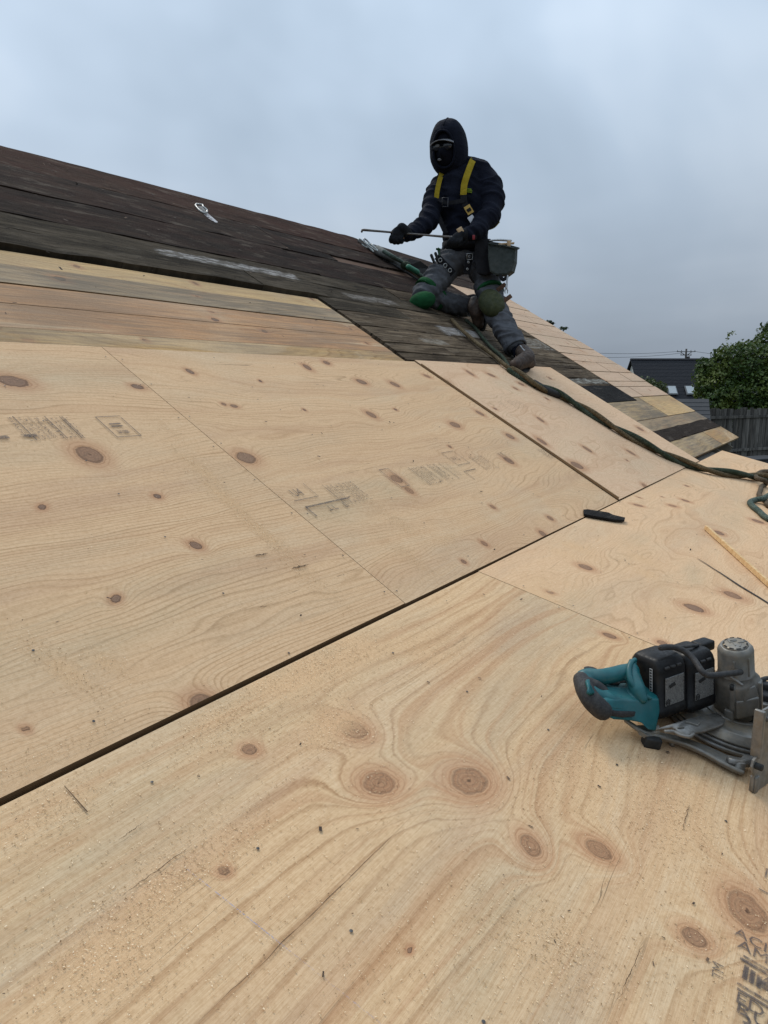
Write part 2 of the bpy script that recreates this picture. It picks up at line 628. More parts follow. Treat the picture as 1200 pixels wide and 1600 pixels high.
def plank_material(name, base, light, seed=0, streak=0.6, red=0.0, scrape=None, felt=False):
    """old roof board: base tone, lighter worn streaks, tar flecks; scrape=(u0,u1,v0,v1,colour) a patch worn pale."""
    m, k = material(name)
    co = objco(k)
    oi = k.n('ShaderNodeObjectInfo').outputs['Random']
    cx = k.n('ShaderNodeVectorMath', operation='ADD')
    k.put(cx.inputs[0], co)
    oc = k.n('ShaderNodeCombineXYZ')
    k.put(oc.inputs[0], k.math('MULTIPLY', oi, 31.0))
    k.put(oc.inputs[1], k.math('MULTIPLY', oi, 7.0))
    k.put(cx.inputs[1], oc.outputs[0])
    c2 = cx.outputs[0]
    a = k.noise(k.vmul(c2, (3.0, 60, 1)), 1.0, 5.0, 0.65)
    b = k.noise(k.vmul(c2, (1.3, 9, 1)), 1.0, 4.0, 0.6)
    f = k.noise(k.vmul(c2, (16, 420, 1)), 1.0, 4.0, 0.7)
    s = k.math('ADD', k.math('MULTIPLY', a, 0.5), k.math('MULTIPLY', b, 0.5))
    col = k.mix(k.ss(s, 0.38, 0.66, 0.0, streak), base, light)
    if red:
        col = k.mix(k.ss(k.noise(k.vmul(c2, (1.7, 5, 1)), 1.0, 4.0, 0.6), 0.42, 0.62, 0.0, red), col, (0.044, 0.019, 0.014))
    col = k.mix(k.ss(f, 0.35, 0.68, 0.0, 0.55), col, k.mix(1.0, col, (0.45, 0.42, 0.40), 'MULTIPLY'))
    pt = k.noise(k.vmul(c2, (3.5, 15, 1), (5, 2, 0)), 1.0, 5.0, 0.68)
    col = k.mix(k.ss(pt, 0.54, 0.66, 0.0, 0.55), col, k.mix(0.45, light, (0.17, 0.145, 0.115)))
    col = k.mix(k.ss(pt, 0.44, 0.34, 0.0, 0.7), col, k.mix(1.0, base, (0.55, 0.5, 0.48), 'MULTIPLY'))
    tone = k.ss(oi, 0.0, 1.0, 0.75, 1.2)
    tc = k.n('ShaderNodeCombineColor')
    for i in range(3):
        k.put(tc.inputs[i], tone)
    col = k.mix(1.0, col, tc.outputs[0], 'MULTIPLY')
    gr = k.noise(c2, 190, 3.0, 0.75)
    if felt:
        col = k.mix(k.ss(gr, 0.55, 0.75, 0.0, 0.5), col, k.mix(0.5, light, (0.10, 0.095, 0.09)))
    tar = k.math('MULTIPLY', k.ss(k.noise(k.vmul(c2, (9, 34, 1)), 1.0, 3.0, 0.6), 0.64, 0.70), 0.8)
    col = k.mix(tar, col, (0.016, 0.013, 0.012))
    if scrape:
        for (u0, u1, v0, v1, cc, stx) in scrape:
            sx = k.n('ShaderNodeSeparateXYZ')
            k.put(sx.inputs[0], co)
            n1 = k.math('MULTIPLY', k.math('SUBTRACT', k.noise(k.vmul(co, (9, 20, 1)), 1.0, 4.0, 0.7), 0.5), 0.22)
            uu = k.math('ADD', sx.outputs[0], n1)
            vv = k.math('ADD', sx.outputs[1], k.math('MULTIPLY', n1, 0.35))
            mk = k.math('MULTIPLY', k.math('MULTIPLY', k.ss(uu, u0-0.03, u0+0.03), k.ss(uu, u1-0.03, u1+0.03, 1.0, 0.0)),
                        k.math('MULTIPLY', k.ss(vv, v0-0.006, v0+0.008), k.ss(vv, v1-0.008, v1+0.006, 1.0, 0.0)))
            mk = k.math('MULTIPLY', mk, k.ss(k.noise(k.vmul(co, (9, 40, 1), (3, 1, 0)), 1.0, 4.0, 0.7), 0.47, 0.56, 1.0-stx, 1.0))
            col = k.mix(k.math('MULTIPLY', mk, 0.9), col, cc)
    h = k.math('ADD', k.math('MULTIPLY', f, 0.5), k.math('ADD', k.math('MULTIPLY', gr, 0.25), a))
    finish(k, col, 0.88, k.bump(h, 0.8, 0.008), spec=0.05)
    return m


# ------------------------------------------------------------------ the roof
house = thing('house', (0, 0, 0), 'sheathed gable roof of new plywood and old dark boards that the worker kneels on', 'house')


def attr_set(me, name, arr):
    a = me.attributes.new(name, 'FLOAT', 'POINT')
    a.data.foreach_set('value', np.ascontiguousarray(arr, dtype=np.float32))


def plane_obj(name, V, F, a, mats, smooth=False, parent=None):
    me = bpy.data.meshes.new(name)
    me.from_pydata(np.asarray(V, float).tolist(), [], F)
    me.update()
    for m in mats:
        me.materials.append(m)
    if smooth:
        me.shade_smooth()
    o = bpy.data.objects.new(name, me)
    COL.objects.link(o)
    if parent is None:
        o.parent = house
        o.rotation_euler = (a, 0, 0)
    else:
        o.parent = parent
    return o


def dust_field(u, v, spots):
    d = np.zeros_like(u)
    for (cu, cv, su, sv, ang, amp) in spots:
        x, y = u-cu, v-cv
        c, s = math.cos(ang), math.sin(ang)
        xx, yy = (x*c+y*s)/su, (-x*s+y*c)/sv
        d = np.maximum(d, amp*np.exp(-(xx*xx+yy*yy)))
    return d


def sheet(u0, u1, v0, v1, a, step, mat, knots, kfreq, warp, seed, spots=(), stains=(), vis=None, top=0.0, thick=0.018, slant=0.0, vslant=0.0, calm=None):
    """a plywood sheet; knots: (u, v, r, type, bump).  vis = visible part that gets the fine grid."""
    uu = np.linspace(u0, u1, max(2, int((u1-u0)/step)+1))
    vv = np.linspace(v0, v1, max(2, int((v1-v0)/step)+1))
    if vis is not None:
        a0, a1, b0, b1 = vis
        uu = np.concatenate([np.linspace(u0, a0, 6)[:-1] if a0 > u0 else [], np.linspace(max(a0, u0), min(a1, u1), int((min(a1, u1)-max(a0, u0))/step)+1), np.linspace(a1, u1, 6)[1:] if a1 < u1 else []])
        vv = np.concatenate([np.linspace(v0, b0, 6)[:-1] if b0 > v0 else [], np.linspace(max(b0, v0), min(b1, v1), int((min(b1, v1)-max(b0, v0))/step)+1), np.linspace(b1, v1, 6)[1:] if b1 < v1 else []])
    nu, nv = len(uu), len(vv)
    U, V = np.meshgrid(uu, vv)
    U, V = U.ravel(), V.ravel()
    U = U+slant*(V-v0)*((U-u0)/(u1-u0))
    V = V+vslant*(V-v0)/(v1-v0)*(U-u0)/(u1-u0)
    H = top+0.0015*vnoise(U*1.3, V*1.7, 0, 1)
    # growth field
    h = kfreq*V
    cm = 1.0 if calm is None else np.clip((U-calm[0])/(calm[1]-calm[0]), .22, 1)
    for (fu, fv, am) in warp:
        h = h+cm*am*vnoise(U*fu, V*fv, 0.37*seed, seed+int(fv*10))
    kd = np.full_like(U, 9.0)
    kt = np.zeros_like(U)
    rk_ = np.random.default_rng(seed+50)
    for (cu, cv, r, ty, bp) in knots:
        asp, ang = rk_.uniform(.85, 1.45), rk_.normal(0, .30)
        ty = ty*rk_.uniform(.55, 1.0)
        ca, sa = math.cos(ang), math.sin(ang)
        du, dv2 = ((U-cu)*ca+(V-cv)*sa)/(asp*r), (-(U-cu)*sa+(V-cv)*ca)/(r*1.12/math.sqrt(asp))
        d = np.sqrt(du*du+dv2*dv2)
        h = h+bp*(np.exp(-(d/2.4)**2)*0.6+np.exp(-(d/1.25))*0.5)
        b = d < kd
        kd = np.where(b, d, kd)
        kt = np.where(b, ty, kt)
    dust = np.clip(dust_field(U, V, spots)*(0.75+0.5*vnoise(U*14, V*14, 0, seed+3))+0.10+0.10*vnoise(U*3, V*3, 0, seed+9), 0, 1.2)
    verts = np.stack([U, V, H], 1)
    idx = np.arange(nu*nv).reshape(nv, nu)
    q = np.stack([idx[:-1, :-1], idx[:-1, 1:], idx[1:, 1:], idx[1:, :-1]], -1).reshape(-1, 4)
    per = np.concatenate([idx[0, :-1], idx[:-1, -1], idx[-1, :0:-1], idx[:0:-1, 0]])
    low = verts[per].copy()
    low[:, 2] = top-thick
    verts = np.vstack([verts, verts[per], low])
    n0, m = nu*nv, len(per)
    i = np.arange(m)
    j = (i+1) % m
    sk = np.stack([n0+i, n0+m+i, n0+m+j, n0+j], 1)
    F = np.vstack([q, sk]).tolist()
    o = plane_obj('plywood_sheet', verts, F, a, [mat, EDGE])
    me = o.data
    mi = np.zeros(len(F), dtype=np.int32)
    mi[len(q):] = 1
    me.polygons.foreach_set('material_index', mi)
    me.polygons.foreach_set('use_smooth', np.concatenate([np.ones(len(q), bool), np.zeros(m, bool)]))
    ex = np.concatenate([np.arange(n0), per, per])
    attr_set(me, 'ring', h[ex])
    attr_set(me, 'knot', kd[ex])
    attr_set(me, 'knot_type', kt[ex])
    attr_set(me, 'dust', dust[ex])
    attr_set(me, 'stain', np.clip(dust_field(U, V, stains), 0, 1)[ex])
    return o


def knots_px(lst, plane):
    out = []
    for (x, y, w, ty, bp) in lst:
        u, v, t = hit(x, y, A1 if plane == 1 else A2)
        # w: half the knot's width in the photograph; surface foreshortening along the row is mild
        d = ray(x, y)
        r = w*t/F_PX*(.82 if plane == 1 or x > 900 and y < 1100 else .95)
        out.append((u, v, r, ty, bp*(1.9 if plane == 1 or x > 800 and y < 1100 else 1.0)))
    return out


def spots_px(lst, plane):
    out = []
    for (x, y, su, sv, ang, amp) in lst:
        u, v, t = hit(x, y, A1 if plane == 1 else A2)
        out.append((u, v, su, sv, ang, amp))
    return out


kA = knots_px([(20, 596, 20, 1, 3), (140, 710, 24, .75, 4), (66, 792, 7, 1, 1), (246, 775, 7, 1, 2), (306, 852, 11, .9, 3), (181, 936, 9, 1, 2.5), (215, 604, 9, .9, 1.5), (318, 1100, 22, .8, 5), (40, 1140, 8, .6, 1)], 1)
kB = knots_px([(385, 715, 17, .85, 3), (297, 580, 8, .9, 1.5), (350, 631, 5, .9, 1), (366, 634, 6, .9, 1), (407, 595, 4, 1, .6), (480, 574, 9, .9, 1.5), (510, 567, 7, .8, 1), (565, 597, 9, .8, 2), (617, 601, 9, .7, 1.5), (580, 648, 10, .8, 2.5), (711, 664, 10, .8, 2.5), (795, 720, 10, .7, 2), (620, 748, 12, .6, 2), (640, 766, 9, .3, 1), (860, 810, 7, .6, 1.5), (848, 834, 8, .7, 1.5), (770, 792, 6, .4, 2), (757, 849, 7, .4, 2), (725, 877, 6, .6, 1), (667, 588, 6, .7, 1), (797, 682, 9, .7, 2), (750, 646, 8, .7, 1.5), (703, 698, 4, 1, .5), (476, 640, 4, 1, .5), (618, 640, 4, 1, .6)], 1)
kC = knots_px([(734, 584, 8, .7, 2), (767, 587, 7, .7, 1), (697, 597, 6, .7, 1), (814, 601, 6, .7, 1), (805, 608, 5, .7, .8), (859, 592, 4, .9, .6), (846, 691, 10, .8, 2), (917, 703, 9, .7, 2), (901, 728, 12, .8, 2.5), (844, 657, 7, .8, 1), (985, 708, 8, .7, 2), (1007, 760, 7, .5, 1.5), (1000, 671, 7, .7, 1.5), (773, 640, 4, 1, .5), (854, 624, 4, 1, .4), (880, 738, 4, 1, .4), (979, 720, 3, 1, .4)], 1)
kD = knots_px([(552, 1141, 21, .25, 5), (593, 1225, 24, .05, 7), (733, 1221, 28, .1, 9), (829, 1322, 17, .1, 6), (936, 1329, 19, .15, 6), (390, 1172, 12, .3, 2.5), (350, 1362, 9, .3, 1.5), (1168, 1425, 31, .15, 8), (1086, 1467, 18, .3, 5), (640, 1485, 5, 1, .8), (953, 993, 11, .6, 2.0)], 2)
kE = knots_px([(997, 789, 7, .7, 1.5), (1071, 782, 7, .6, 1.5), (1051, 790, 7, .4, 1.5), (1184, 815, 10, .7, 2), (999, 777, 4, .8, 1), (1073, 759, 4, .8, 1), (1124, 833, 9, .8, 2), (1035, 1004, 9, .8, 1.5), (915, 886, 12, .7, 2.5), (1085, 950, 16, .8, 3), (1145, 930, 15, .7, 2.5), (1105, 757, 5, .8, 1), (1035, 776, 3, 1, .5), (860, 925, 6, .4, 1.5), (1180, 700, 5, .6, 1)], 2)

sA = spots_px([(90, 1040, .022, .075, .25, 1.1), (172, 1038, .02, .04, .5, .9), (45, 1205, .045, .02, .3, 1.0), (140, 1168, .06, .02, .5, .8), (260, 670, .025, .08, .2, .6), (310, 730, .022, .09, .1, 1.0), (360, 785, .022, .09, .05, 1.1), (420, 840, .022, .09, .05, 1.1), (480, 900, .03, .1, .05, .7)], 1)
sB = spots_px([(600, 800, .03, .11, .1, .8), (640, 870, .03, .1, .1, .7), (700, 845, .06, .03, 0, .5), (420, 760, .02, .1, .0, .4)], 1)
sD = spots_px([(450, 1050, .10, .05, .0, 1.0), (540, 1020, .09, .05, .0, .9), (350, 1130, .06, .03, .2, .8), (80, 1270, .05, .03, .2, .8), (250, 1390, .05, .03, .3, .8), (160, 1500, .05, .04, .3, 1.0), (520, 1140, .06, .03, .1, .8), (860, 1480, .04, .05, .2, .8), (700, 1010, .10, .04, 0, .7), (1060, 1280, .08, .05, 0, .8), (900, 1200, .10, .06, 0, .5), (330, 1320, .06, .03, 0, .6)], 2)
sE = spots_px([(850, 930, .15, .08, 0, .7), (900, 860, .1, .07, 0, .7), (1000, 880, .2, .06, .4, .6), (1040, 960, .1, .05, 0, .5)], 2)

tA = spots_px([(60, 690, .35, .10, 0, .35), (150, 980, .30, .07, .1, .75), (60, 1010, .2, .06, .1, .6), (100, 580, .4, .07, 0, .45)], 1)
tB = spots_px([(520, 795, .16, .07, 0, .75), (600, 765, .22, .06, 0, .8), (680, 742, .22, .06, 0, .7), (800, 712, .25, .06, 0, .4)], 1)
tD = spots_px([(120, 1330, .25, .07, 0, .8), (260, 1240, .25, .05, 0, .75), (430, 1120, .3, .05, 0, .6), (60, 1420, .15, .05, 0, .7), (480, 1030, .2, .05, 0, .55), (790, 1430, .07, .04, .0, .7), (760, 1520, .08, .03, 0, .6), (620, 1180, .2, .03, 0, .4), (1150, 1560, .08, .10, 0, .5)], 2)
sD = [(a_, b_, c_*1.25, d_*1.25, e_, min(1.25, f_*1.35)) for a_, b_, c_, d_, e_, f_ in sD]
sE = [(a_, b_, c_*1.2, d_*1.2, e_, f_*1.4) for a_, b_, c_, d_, e_, f_ in sE]
tE = spots_px([(900, 960, .25, .06, .3, .7), (1000, 850, .4, .05, 0, .5), (1080, 900, .2, .08, 0, .6), (1150, 800, .4, .06, 0, .4)], 2)
PALE = (0.695, 0.472, 0.280)
mA = ply_material("plywood_left", 1, PALE, contrast=.62, grey=.38, pink=.55, sharp=.45)
mB = ply_material("plywood_middle", 2, PALE, contrast=.52, grey=.32, pink=.50, sharp=.5)
mC = ply_material("plywood_right", 3, (0.710, 0.495, 0.325), contrast=.38, grey=.25, pink=.12, sharp=.5)
mD = ply_material("plywood_near", 4, (0.670, 0.468, 0.275), (0.365, 0.200, 0.095), contrast=.62, fibre=1.0, grey=.75, pink=.55, sharp=.58, bands=.46, bs=.95)
mE = ply_material("plywood_saw", 5, (0.695, 0.476, 0.290), contrast=.40, grey=.45, pink=.22, sharp=.5)

ply_A = sheet(-4.32, -1.8825, .007, 1.238, A1, .008, mA, kA, 85, [(.8, 3, 6), (2.2, 11, 2.6), (6, 34, 1.0)], 1, sA, tA, vis=(-3.0, -1.8825, .007, 1.238))
ply_B = sheet(-1.8805, -.009, .0055, 1.238, A1, .008, mB, kB, 66, [(.9, 3.2, 8), (2.4, 9, 4.2), (6, 24, 1.3)], 2, sB, tB)
ply_C = sheet(.003, 1.996, .006, 1.246, A1, .011, mC, kC, 46, [(1.2, 3.6, 8), (3.2, 9, 4.0), (7, 24, 1.2)], 3, (), top=.004)
ply_D = sheet(-4.6, -1.4935, -1.24, -.005, A2, .007, mD, kD, 32, [(.6, 2.5, 2.0), (1.6, 7, 1.4), (5, 20, .5)], 4, sD, tD, vis=(-3.15, -1.4935, -.95, -.005), calm=(-2.95, -2.25))
ply_E = sheet(-1.4905, .9525, -1.22, -.003, A2, .010, mE, kE, 46, [(1.0, 3.5, 8), (2.8, 9, 4.0), (7, 24, 1.2)], 5, sE, tE, vis=(-1.4905, .9525, -.95, -.003), vslant=.006)
ply_G = sheet(.953, 2.99, -1.22, .004, A2, .02, mE, [], 30, [(1.2, 3.6, 8), (3.2, 9, 4.0)], 6, (), vis=None, slant=-.36/-1.0*0)


# ------------------------------------------------------------------ boards
def twist(u, v):
    """the old ridge is not straight: the boards near it drift up the slope to the right."""
    w = np.clip((v-2.15)/1.1, 0, 1.15)
    return (.057*(np.clip(u, -4.3, 2.2)+1.1)-.07*np.clip(u-2.2, 0, 3))*w


def board(name, u0, u1, v0, v1, h, mat, seed, thick=.02, rag=.0045, step=.16, tw=True, dh=0.0, parent=None):
    n = max(3, int((u1-u0)/step)+1)
    us = np.linspace(u0, u1, n)
    r = np.random.default_rng(seed)
    va = v0+rag*r.standard_normal(n)
    vb = v1+rag*r.standard_normal(n)
    if tw:
        va = va+twist(us, np.full(n, v0))
        vb = vb+twist(us, np.full(n, v1))
    hh = h+.0012*r.standard_normal(n)
    e0, e1 = .004*r.standard_normal(2)
    V = []
    for i in range(n):
        uu = us[i]
        V += [(uu+(e0 if i == 0 else 0), va[i], hh[i]+dh), (uu+(e1 if i == n-1 else 0), vb[i], hh[i]), (uu, vb[i], h-thick), (uu, va[i], h-thick)]
    F = []
    for i in range(n-1):
        a, b = 4*i, 4*i+4
        F += [(a, b, b+1, a+1), (a+1, b+1, b+2, a+2), (a+2, b+2, b+3, a+3), (a+3, b+3, b, a)]
    F += [(0, 1, 2, 3), (4*n-1, 4*n-2, 4*n-3, 4*n-4)]
    return plane_obj(name, V, F, A1, [mat])


GREYWHITE = (0.33, 0.31, 0.29)
m_red = plank_material("board_tarred_red", (0.030, 0.0165, 0.012), (0.078, 0.045, 0.032), streak=.8, red=.6)
m_blk = plank_material("board_tarred_black", (0.0155, 0.0110, 0.0095), (0.060, 0.041, 0.030), streak=.75, red=.35, scrape=[(1.75, 2.0, 2.72, 2.80, (0.16, 0.13, 0.11), .6)])
m_gry = plank_material("board_grey", (0.034, 0.027, 0.019), (0.130, 0.103, 0.072), streak=.95,
                       scrape=[(-.93, .05, 2.125, 2.20, GREYWHITE, .75), (.35, .9, 1.98, 2.06, (.19, .17, .15), .6)])
m_old = plank_material("board_brown_grey", (0.046, 0.033, 0.022), (0.200, 0.150, 0.100), streak=.95,
                       scrape=[(1.0, 1.6, 1.62, 1.74, GREYWHITE, .5), (.45, .75, 1.46, 1.52, (.24, .21, .17), .6), (1.9, 2.9, 1.55, 1.75, (.22, .20, .17), .8), (2.0, 2.85, 1.02, 1.09, (.26, .25, .22), .7)])
m_felt = plank_material("felt_black", (0.020, 0.019, 0.0185), (0.042, 0.040, 0.038), streak=.5, felt=True)
m_felt2 = plank_material("felt_brown", (0.042, 0.031, 0.024), (0.078, 0.058, 0.045), streak=.5, felt=True)
m_cream = ply_material("strip_cream", 11, (0.64, 0.440, 0.215), (0.42, 0.240, 0.10), contrast=.6, grey=.3, pink=.1, weather=.35)
m_wgrey = ply_material("strip_weathered", 12, (0.34, 0.255, 0.160), (0.20, 0.135, 0.08), contrast=.6, grey=.4, pink=.1, weather=.80)
m_oran = ply_material("strip_orange", 13, (0.52, 0.290, 0.145), (0.32, 0.150, 0.065), contrast=.7, grey=.35, pink=.85, weather=.55, bands=.75)
m_yell = ply_material("strip_yellow", 14, (0.50, 0.320, 0.140), (0.30, 0.165, 0.06), contrast=.7, grey=.35, pink=.3, weather=.55, bands=.5)
m_pink = ply_material("strip_pink", 15, (0.62, 0.445, 0.315), (0.44, 0.29, 0.18), contrast=.4, grey=.2, pink=.25, weather=.18)
m_tan = ply_material("strip_tan", 16, (0.42, 0.305, 0.165), (0.26, 0.165, 0.085), contrast=.5, grey=.35, pink=.1, weather=.85)
m_rust = ply_material("strip_rust", 17, (0.45, 0.29, 0.135), (0.38, 0.155, 0.045), contrast=.6, grey=.2, pink=.6, weather=.5, bands=.6)

# left field, ridge downward
board('plank', -4.3, 2.25, 2.955, 3.285, .010, m_red, 1, thick=.03, step=.12)
board('plank', 2.262, 4.22, 2.965, 3.285, .008, m_blk, 2, thick=.03)
board('plank', -4.3, .52, 2.612, 2.945, .012, m_blk, 3, thick=.03)
board('plank', .53, 4.22, 2.72, 2.945, .009, m_blk, 4, thick=.03)
board('plank', .53, 1.04, 2.612, 2.712, .011, m_blk, 5, thick=.03)
board('plank', 1.05, 2.24, 2.612, 2.712, -.004, m_pink, 6)
board('plank', 2.25, 2.86, 2.612, 2.712, .010, m_blk, 7, thick=.03)
board('plank', -4.3, .41, 2.278, 2.604, .011, m_blk, 8, thick=.03)
board('plank', .42, 2.86, 2.278, 2.604, .008, m_blk, 9, thick=.03)
board('plank', -4.3, .02, 2.108, 2.270, .010, m_gry, 10, thick=.03)
board('plank', .03, 1.10, 2.112, 2.270, .007, m_gry, 11, thick=.03)
board('plank', 1.11, 2.86, 2.108, 2.270, .009, m_old, 12, thick=.03)
board('plank', -4.3, -.46, 1.938, 2.101, .014, m_gry, 13, thick=.034)
board('plank', -.45, .08, 1.948, 2.101, .012, m_gry, 14, thick=.03)
board('plank', .09, 1.40, 1.945, 2.103, .007, m_gry, 15, thick=.03)
board('plank', 1.41, 2.86, 1.945, 2.101, .005, m_old, 16, thick=.03)
board('plank', -.03, .78, 1.785, 1.938, .006, m_gry, 17, rag=.004)
board('plank', .79, 2.86, 1.785, 1.938, .004, m_old, 18, rag=.004)
board('plank', -.035, 1.55, 1.612, 1.778, .006, m_old, 19, rag=.004)
board('plank', 1.56, 2.86, 1.612, 1.778, .003, m_old, 20, rag=.004)
board('plank', -.04, 1.02, 1.436, 1.605, .005, m_old, 21, rag=.004)
board('plank', 1.03, 2.86, 1.436, 1.605, .003, m_old, 22, rag=.004)
board('plank', -.045, .62, 1.336, 1.430, .004, m_old, 23, rag=.004)
board('plank', .63, 2.86, 1.336, 1.430, .003, m_old, 24, rag=.004)
board('plank', -.05, 2.02, 1.256, 1.331, .002, m_old, 25, rag=.003)
board('plank', 2.03, 2.86, 1.256, 1.331, .001, m_old, 26, rag=.003)
board('plank', 2.004, 2.86, 1.105, 1.250, .002, m_old, 27, tw=False)
board('plank', 2.004, 2.86, .985, 1.100, .001, m_old, 28, tw=False)
tag(board('roofing_felt', 2.004, 2.855, .755, .980, .006, m_felt, 29, thick=.02, tw=False, rag=.005), 'black felt scrap at the lower end of the dark boards')


# pale strips (old plywood rips): small sheets with the same veneer fields
def strip(u0, u1, v0, v1, h, mat, seed, step=.02, kf=45):
    kn = []
    r = np.random.default_rng(seed+100)
    for _ in range(int((u1-u0)*1.6)):
        kn.append((r.uniform(u0, u1), r.uniform(v0, v1), r.uniform(.008, .018), r.uniform(.4, 1), r.uniform(.5, 2)))
    o = sheet(u0, u1, v0, v1, A1, step, mat, kn, kf, [(.9, 4, 5), (2.4, 12, 2.0)], seed, (), top=h, thick=.02)
    o.name = 'plank'
    o.data.name = 'plank'
    return o


strip(-4.3, -.055, 1.792, 1.908, -.004, m_cream, 31)
strip(-4.3, -.060, 1.640, 1.787, -.002, m_wgrey, 32)
strip(-4.3, -.068, 1.492, 1.630, -.003, m_oran, 33)
strip(-4.3, -.078, 1.3355, 1.4905, -.004, m_oran, 34)
strip(-4.3, -.085, 1.2405, 1.334, -.004, m_yell, 36)
# right field by the rake
vb = [.800, .965, 1.055, 1.215, 1.385, 1.525, 1.670, 1.855, 2.000, 2.140, 2.300, 2.480, 2.640, 2.800, 2.955]
r_ = np.random.default_rng(3)
for i in range(len(vb)-1):
    cut = r_.uniform(3.2, 3.9)
    strip(2.868, cut, vb[i]+.003, vb[i+1]-.004-.004*(i % 3 == 1), .002+.004*r_.random(), m_pink, 40+i, .03)
    strip(cut+.006, 4.25+.006*r_.standard_normal(), vb[i]+.003, vb[i+1]-.004-.004*(i % 3 == 0), .002+.004*r_.random(), m_pink, 60+i, .03)
strip(2.004, 3.05, .508, .750, .001, m_tan, 81, .03)
strip(3.055, 4.25, .508, .795, .002, m_cream, 82, .03)
strip(2.870, 3.05, .752, .795, .001, m_tan, 88, .03)
strip(2.004, 4.25, .375, .503, .000, m_wgrey, 83, .03)
tag(board('roofing_felt', 2.02, 4.22, .245, .372, .004, m_felt2, 84, tw=False, rag=.004), 'brown felt strip across the right eave boards')
strip(2.004, 3.30, .050, .240, .000, m_tan, 85, .03)
strip(3.305, 4.25, .050, .240, .001, m_rust, 86, .03)

# dark deck below, rafters, walls, back slope: what the boards lie on
m_void, kk = material("deck_shadow_boards")
finish(kk, kk.mix(kk.noise(objco(kk), 9, 4.0), (0.020, 0.016, 0.013), (0.040, 0.032, 0.026)), 0.9)
m_raft, kk = material("rafter_wood")
finish(kk, kk.mix(kk.noise(kk.vmul(objco(kk), (60, 4, 60)), 1.0, 4.0), (0.10, 0.085, 0.065), (0.24, 0.20, 0.15)), 0.85)


def pbox(name, a, u0, u1, v0, v1, h0, h1, mat):
    V = [(u, v, h) for h in (h0, h1) for (u, v) in ((u0, v0), (u1, v0), (u1, v1), (u0, v1))]
    F = [(3, 2, 1, 0), (4, 5, 6, 7), (0, 1, 5, 4), (1, 2, 6, 5), (2, 3, 7, 6), (3, 0, 4, 7)]
    return plane_obj(name, V, F, a, [mat])


pbox('roof_deck', A1, -4.28, 4.15, .10, 3.20, -.060, -.036, m_void)
pbox('roof_deck', A2, -4.55, 2.90, -1.15, -.05, -.060, -.036, m_void)
for u in np.arange(-4.0, 4.2, .61):
    pbox('rafter', A1, u, u+.04, .02, 3.2, -.20, -.062, m_raft)
    if u < 2.9:
        pbox('rafter', A2, u+.05, u+.09, -1.30, -.02, -.20, -.062, m_raft)
tag(pbox('lookout_board', A2, 1.95, 2.94, .008, .20, -.050, -.028, plank_material("board_bare", (.22, .20, .17), (.36, .34, .31))), 'grey bare board showing under the lifted eave')
m_wall, kk = material("painted_siding")
cw = kk.n('ShaderNodeTexWave', wave_type='BANDS', bands_direction='Z')
kk.put(cw.inputs[0], objco(kk))
cw.inputs['Scale'].default_value = 2.2
finish(kk, kk.mix(kk.noise(objco(kk), 3, 4.0), (0.42, 0.41, 0.38), (0.52, 0.51, 0.48)), 0.7, kk.bump(cw.outputs[0], 0.4, 0.01))
GZ = -2.3
yr, zr = 3.33*math.cos(A1), 3.33*math.sin(A1)
V, F = prism([(-4.2, -1.0, GZ), (-4.2, 2*yr, GZ), (-4.2, 2*yr-.2, -.15), (-4.2, yr, zr-.2), (-4.2, .1, -.15), (-4.2, -1.0, -.45)], (7.0, 0, 0))
mesh_obj('wall', V, F, m_wall, house, smooth=False)
V, F = prism([(2.801, .05, GZ), (2.801, 2*yr-.05, GZ), (2.801, 2*yr-.25, -.16), (2.801, yr, zr-.21), (2.801, .15, -.16)], (1.2, 0, 0))
mesh_obj('wall', V, F, m_wall, house, smooth=False)
V, F = prism([(-4.3, yr+.005, zr-.01), (-4.3, 2*yr+.3, -.17), (-4.3, 2*yr+.3, -.21), (-4.3, yr+.005, zr-.05)], (8.53, 0, 0))
mesh_obj('back_slope', V, F, m_felt, house, smooth=False)
# lifted grey cap over the ridge behind the ropes
cap = [on1(596, 392, .02), on1(608, 396, .05), on1(640, 404, .09), on1(657, 408, .10), on1(672, 419, .06), on1(668, 432, .02), on1(630, 418, .03)]
V, F = prism(cap, (0.02, 0.10, -0.02))
tag(mesh_obj('ridge_cap', V, F, m_felt, house, smooth=False), 'grey ridge cap flap curling up behind the rope gear')

# ------------------------------------------------------------------ simple materials


def plain(name, c1, c2=None, rough=0.6, scale=40, metal=0.0, bump=0.2, bd=0.002, spec=0.4, stretch=(1, 1, 1), sheen=0, dirt=None, dirt_amt=0.5):
    m, k = material(name)
    co = k.vmul(objco(k), stretch)
    n = k.noise(co, scale, 4.0, 0.65)
    col = k.mix(k.ss(n, 0.3, 0.7), c1, c2 if c2 else tuple(q*1.35 for q in c1))
    if dirt:
        n2 = k.noise(objco(k), scale*0.33, 5.0, 0.7)
        n3 = k.noise(objco(k), scale*6, 2.0, 0.7)
        col = k.mix(k.math('MULTIPLY', k.ss(n2, 0.42, 0.68, 0.0, dirt_amt), k.ss(n3, 0.3, 0.6, 0.4, 1.0)), col, dirt)
    rg = k.ss(k.noise(objco(k), scale*1.7, 3.0), 0.25, 0.75, max(rough-0.12, 0.05), min(rough+0.15, 1.0))
    finish(k, col, rg, k.bump(n, bump, bd), metal, spec, sheen)
    return m


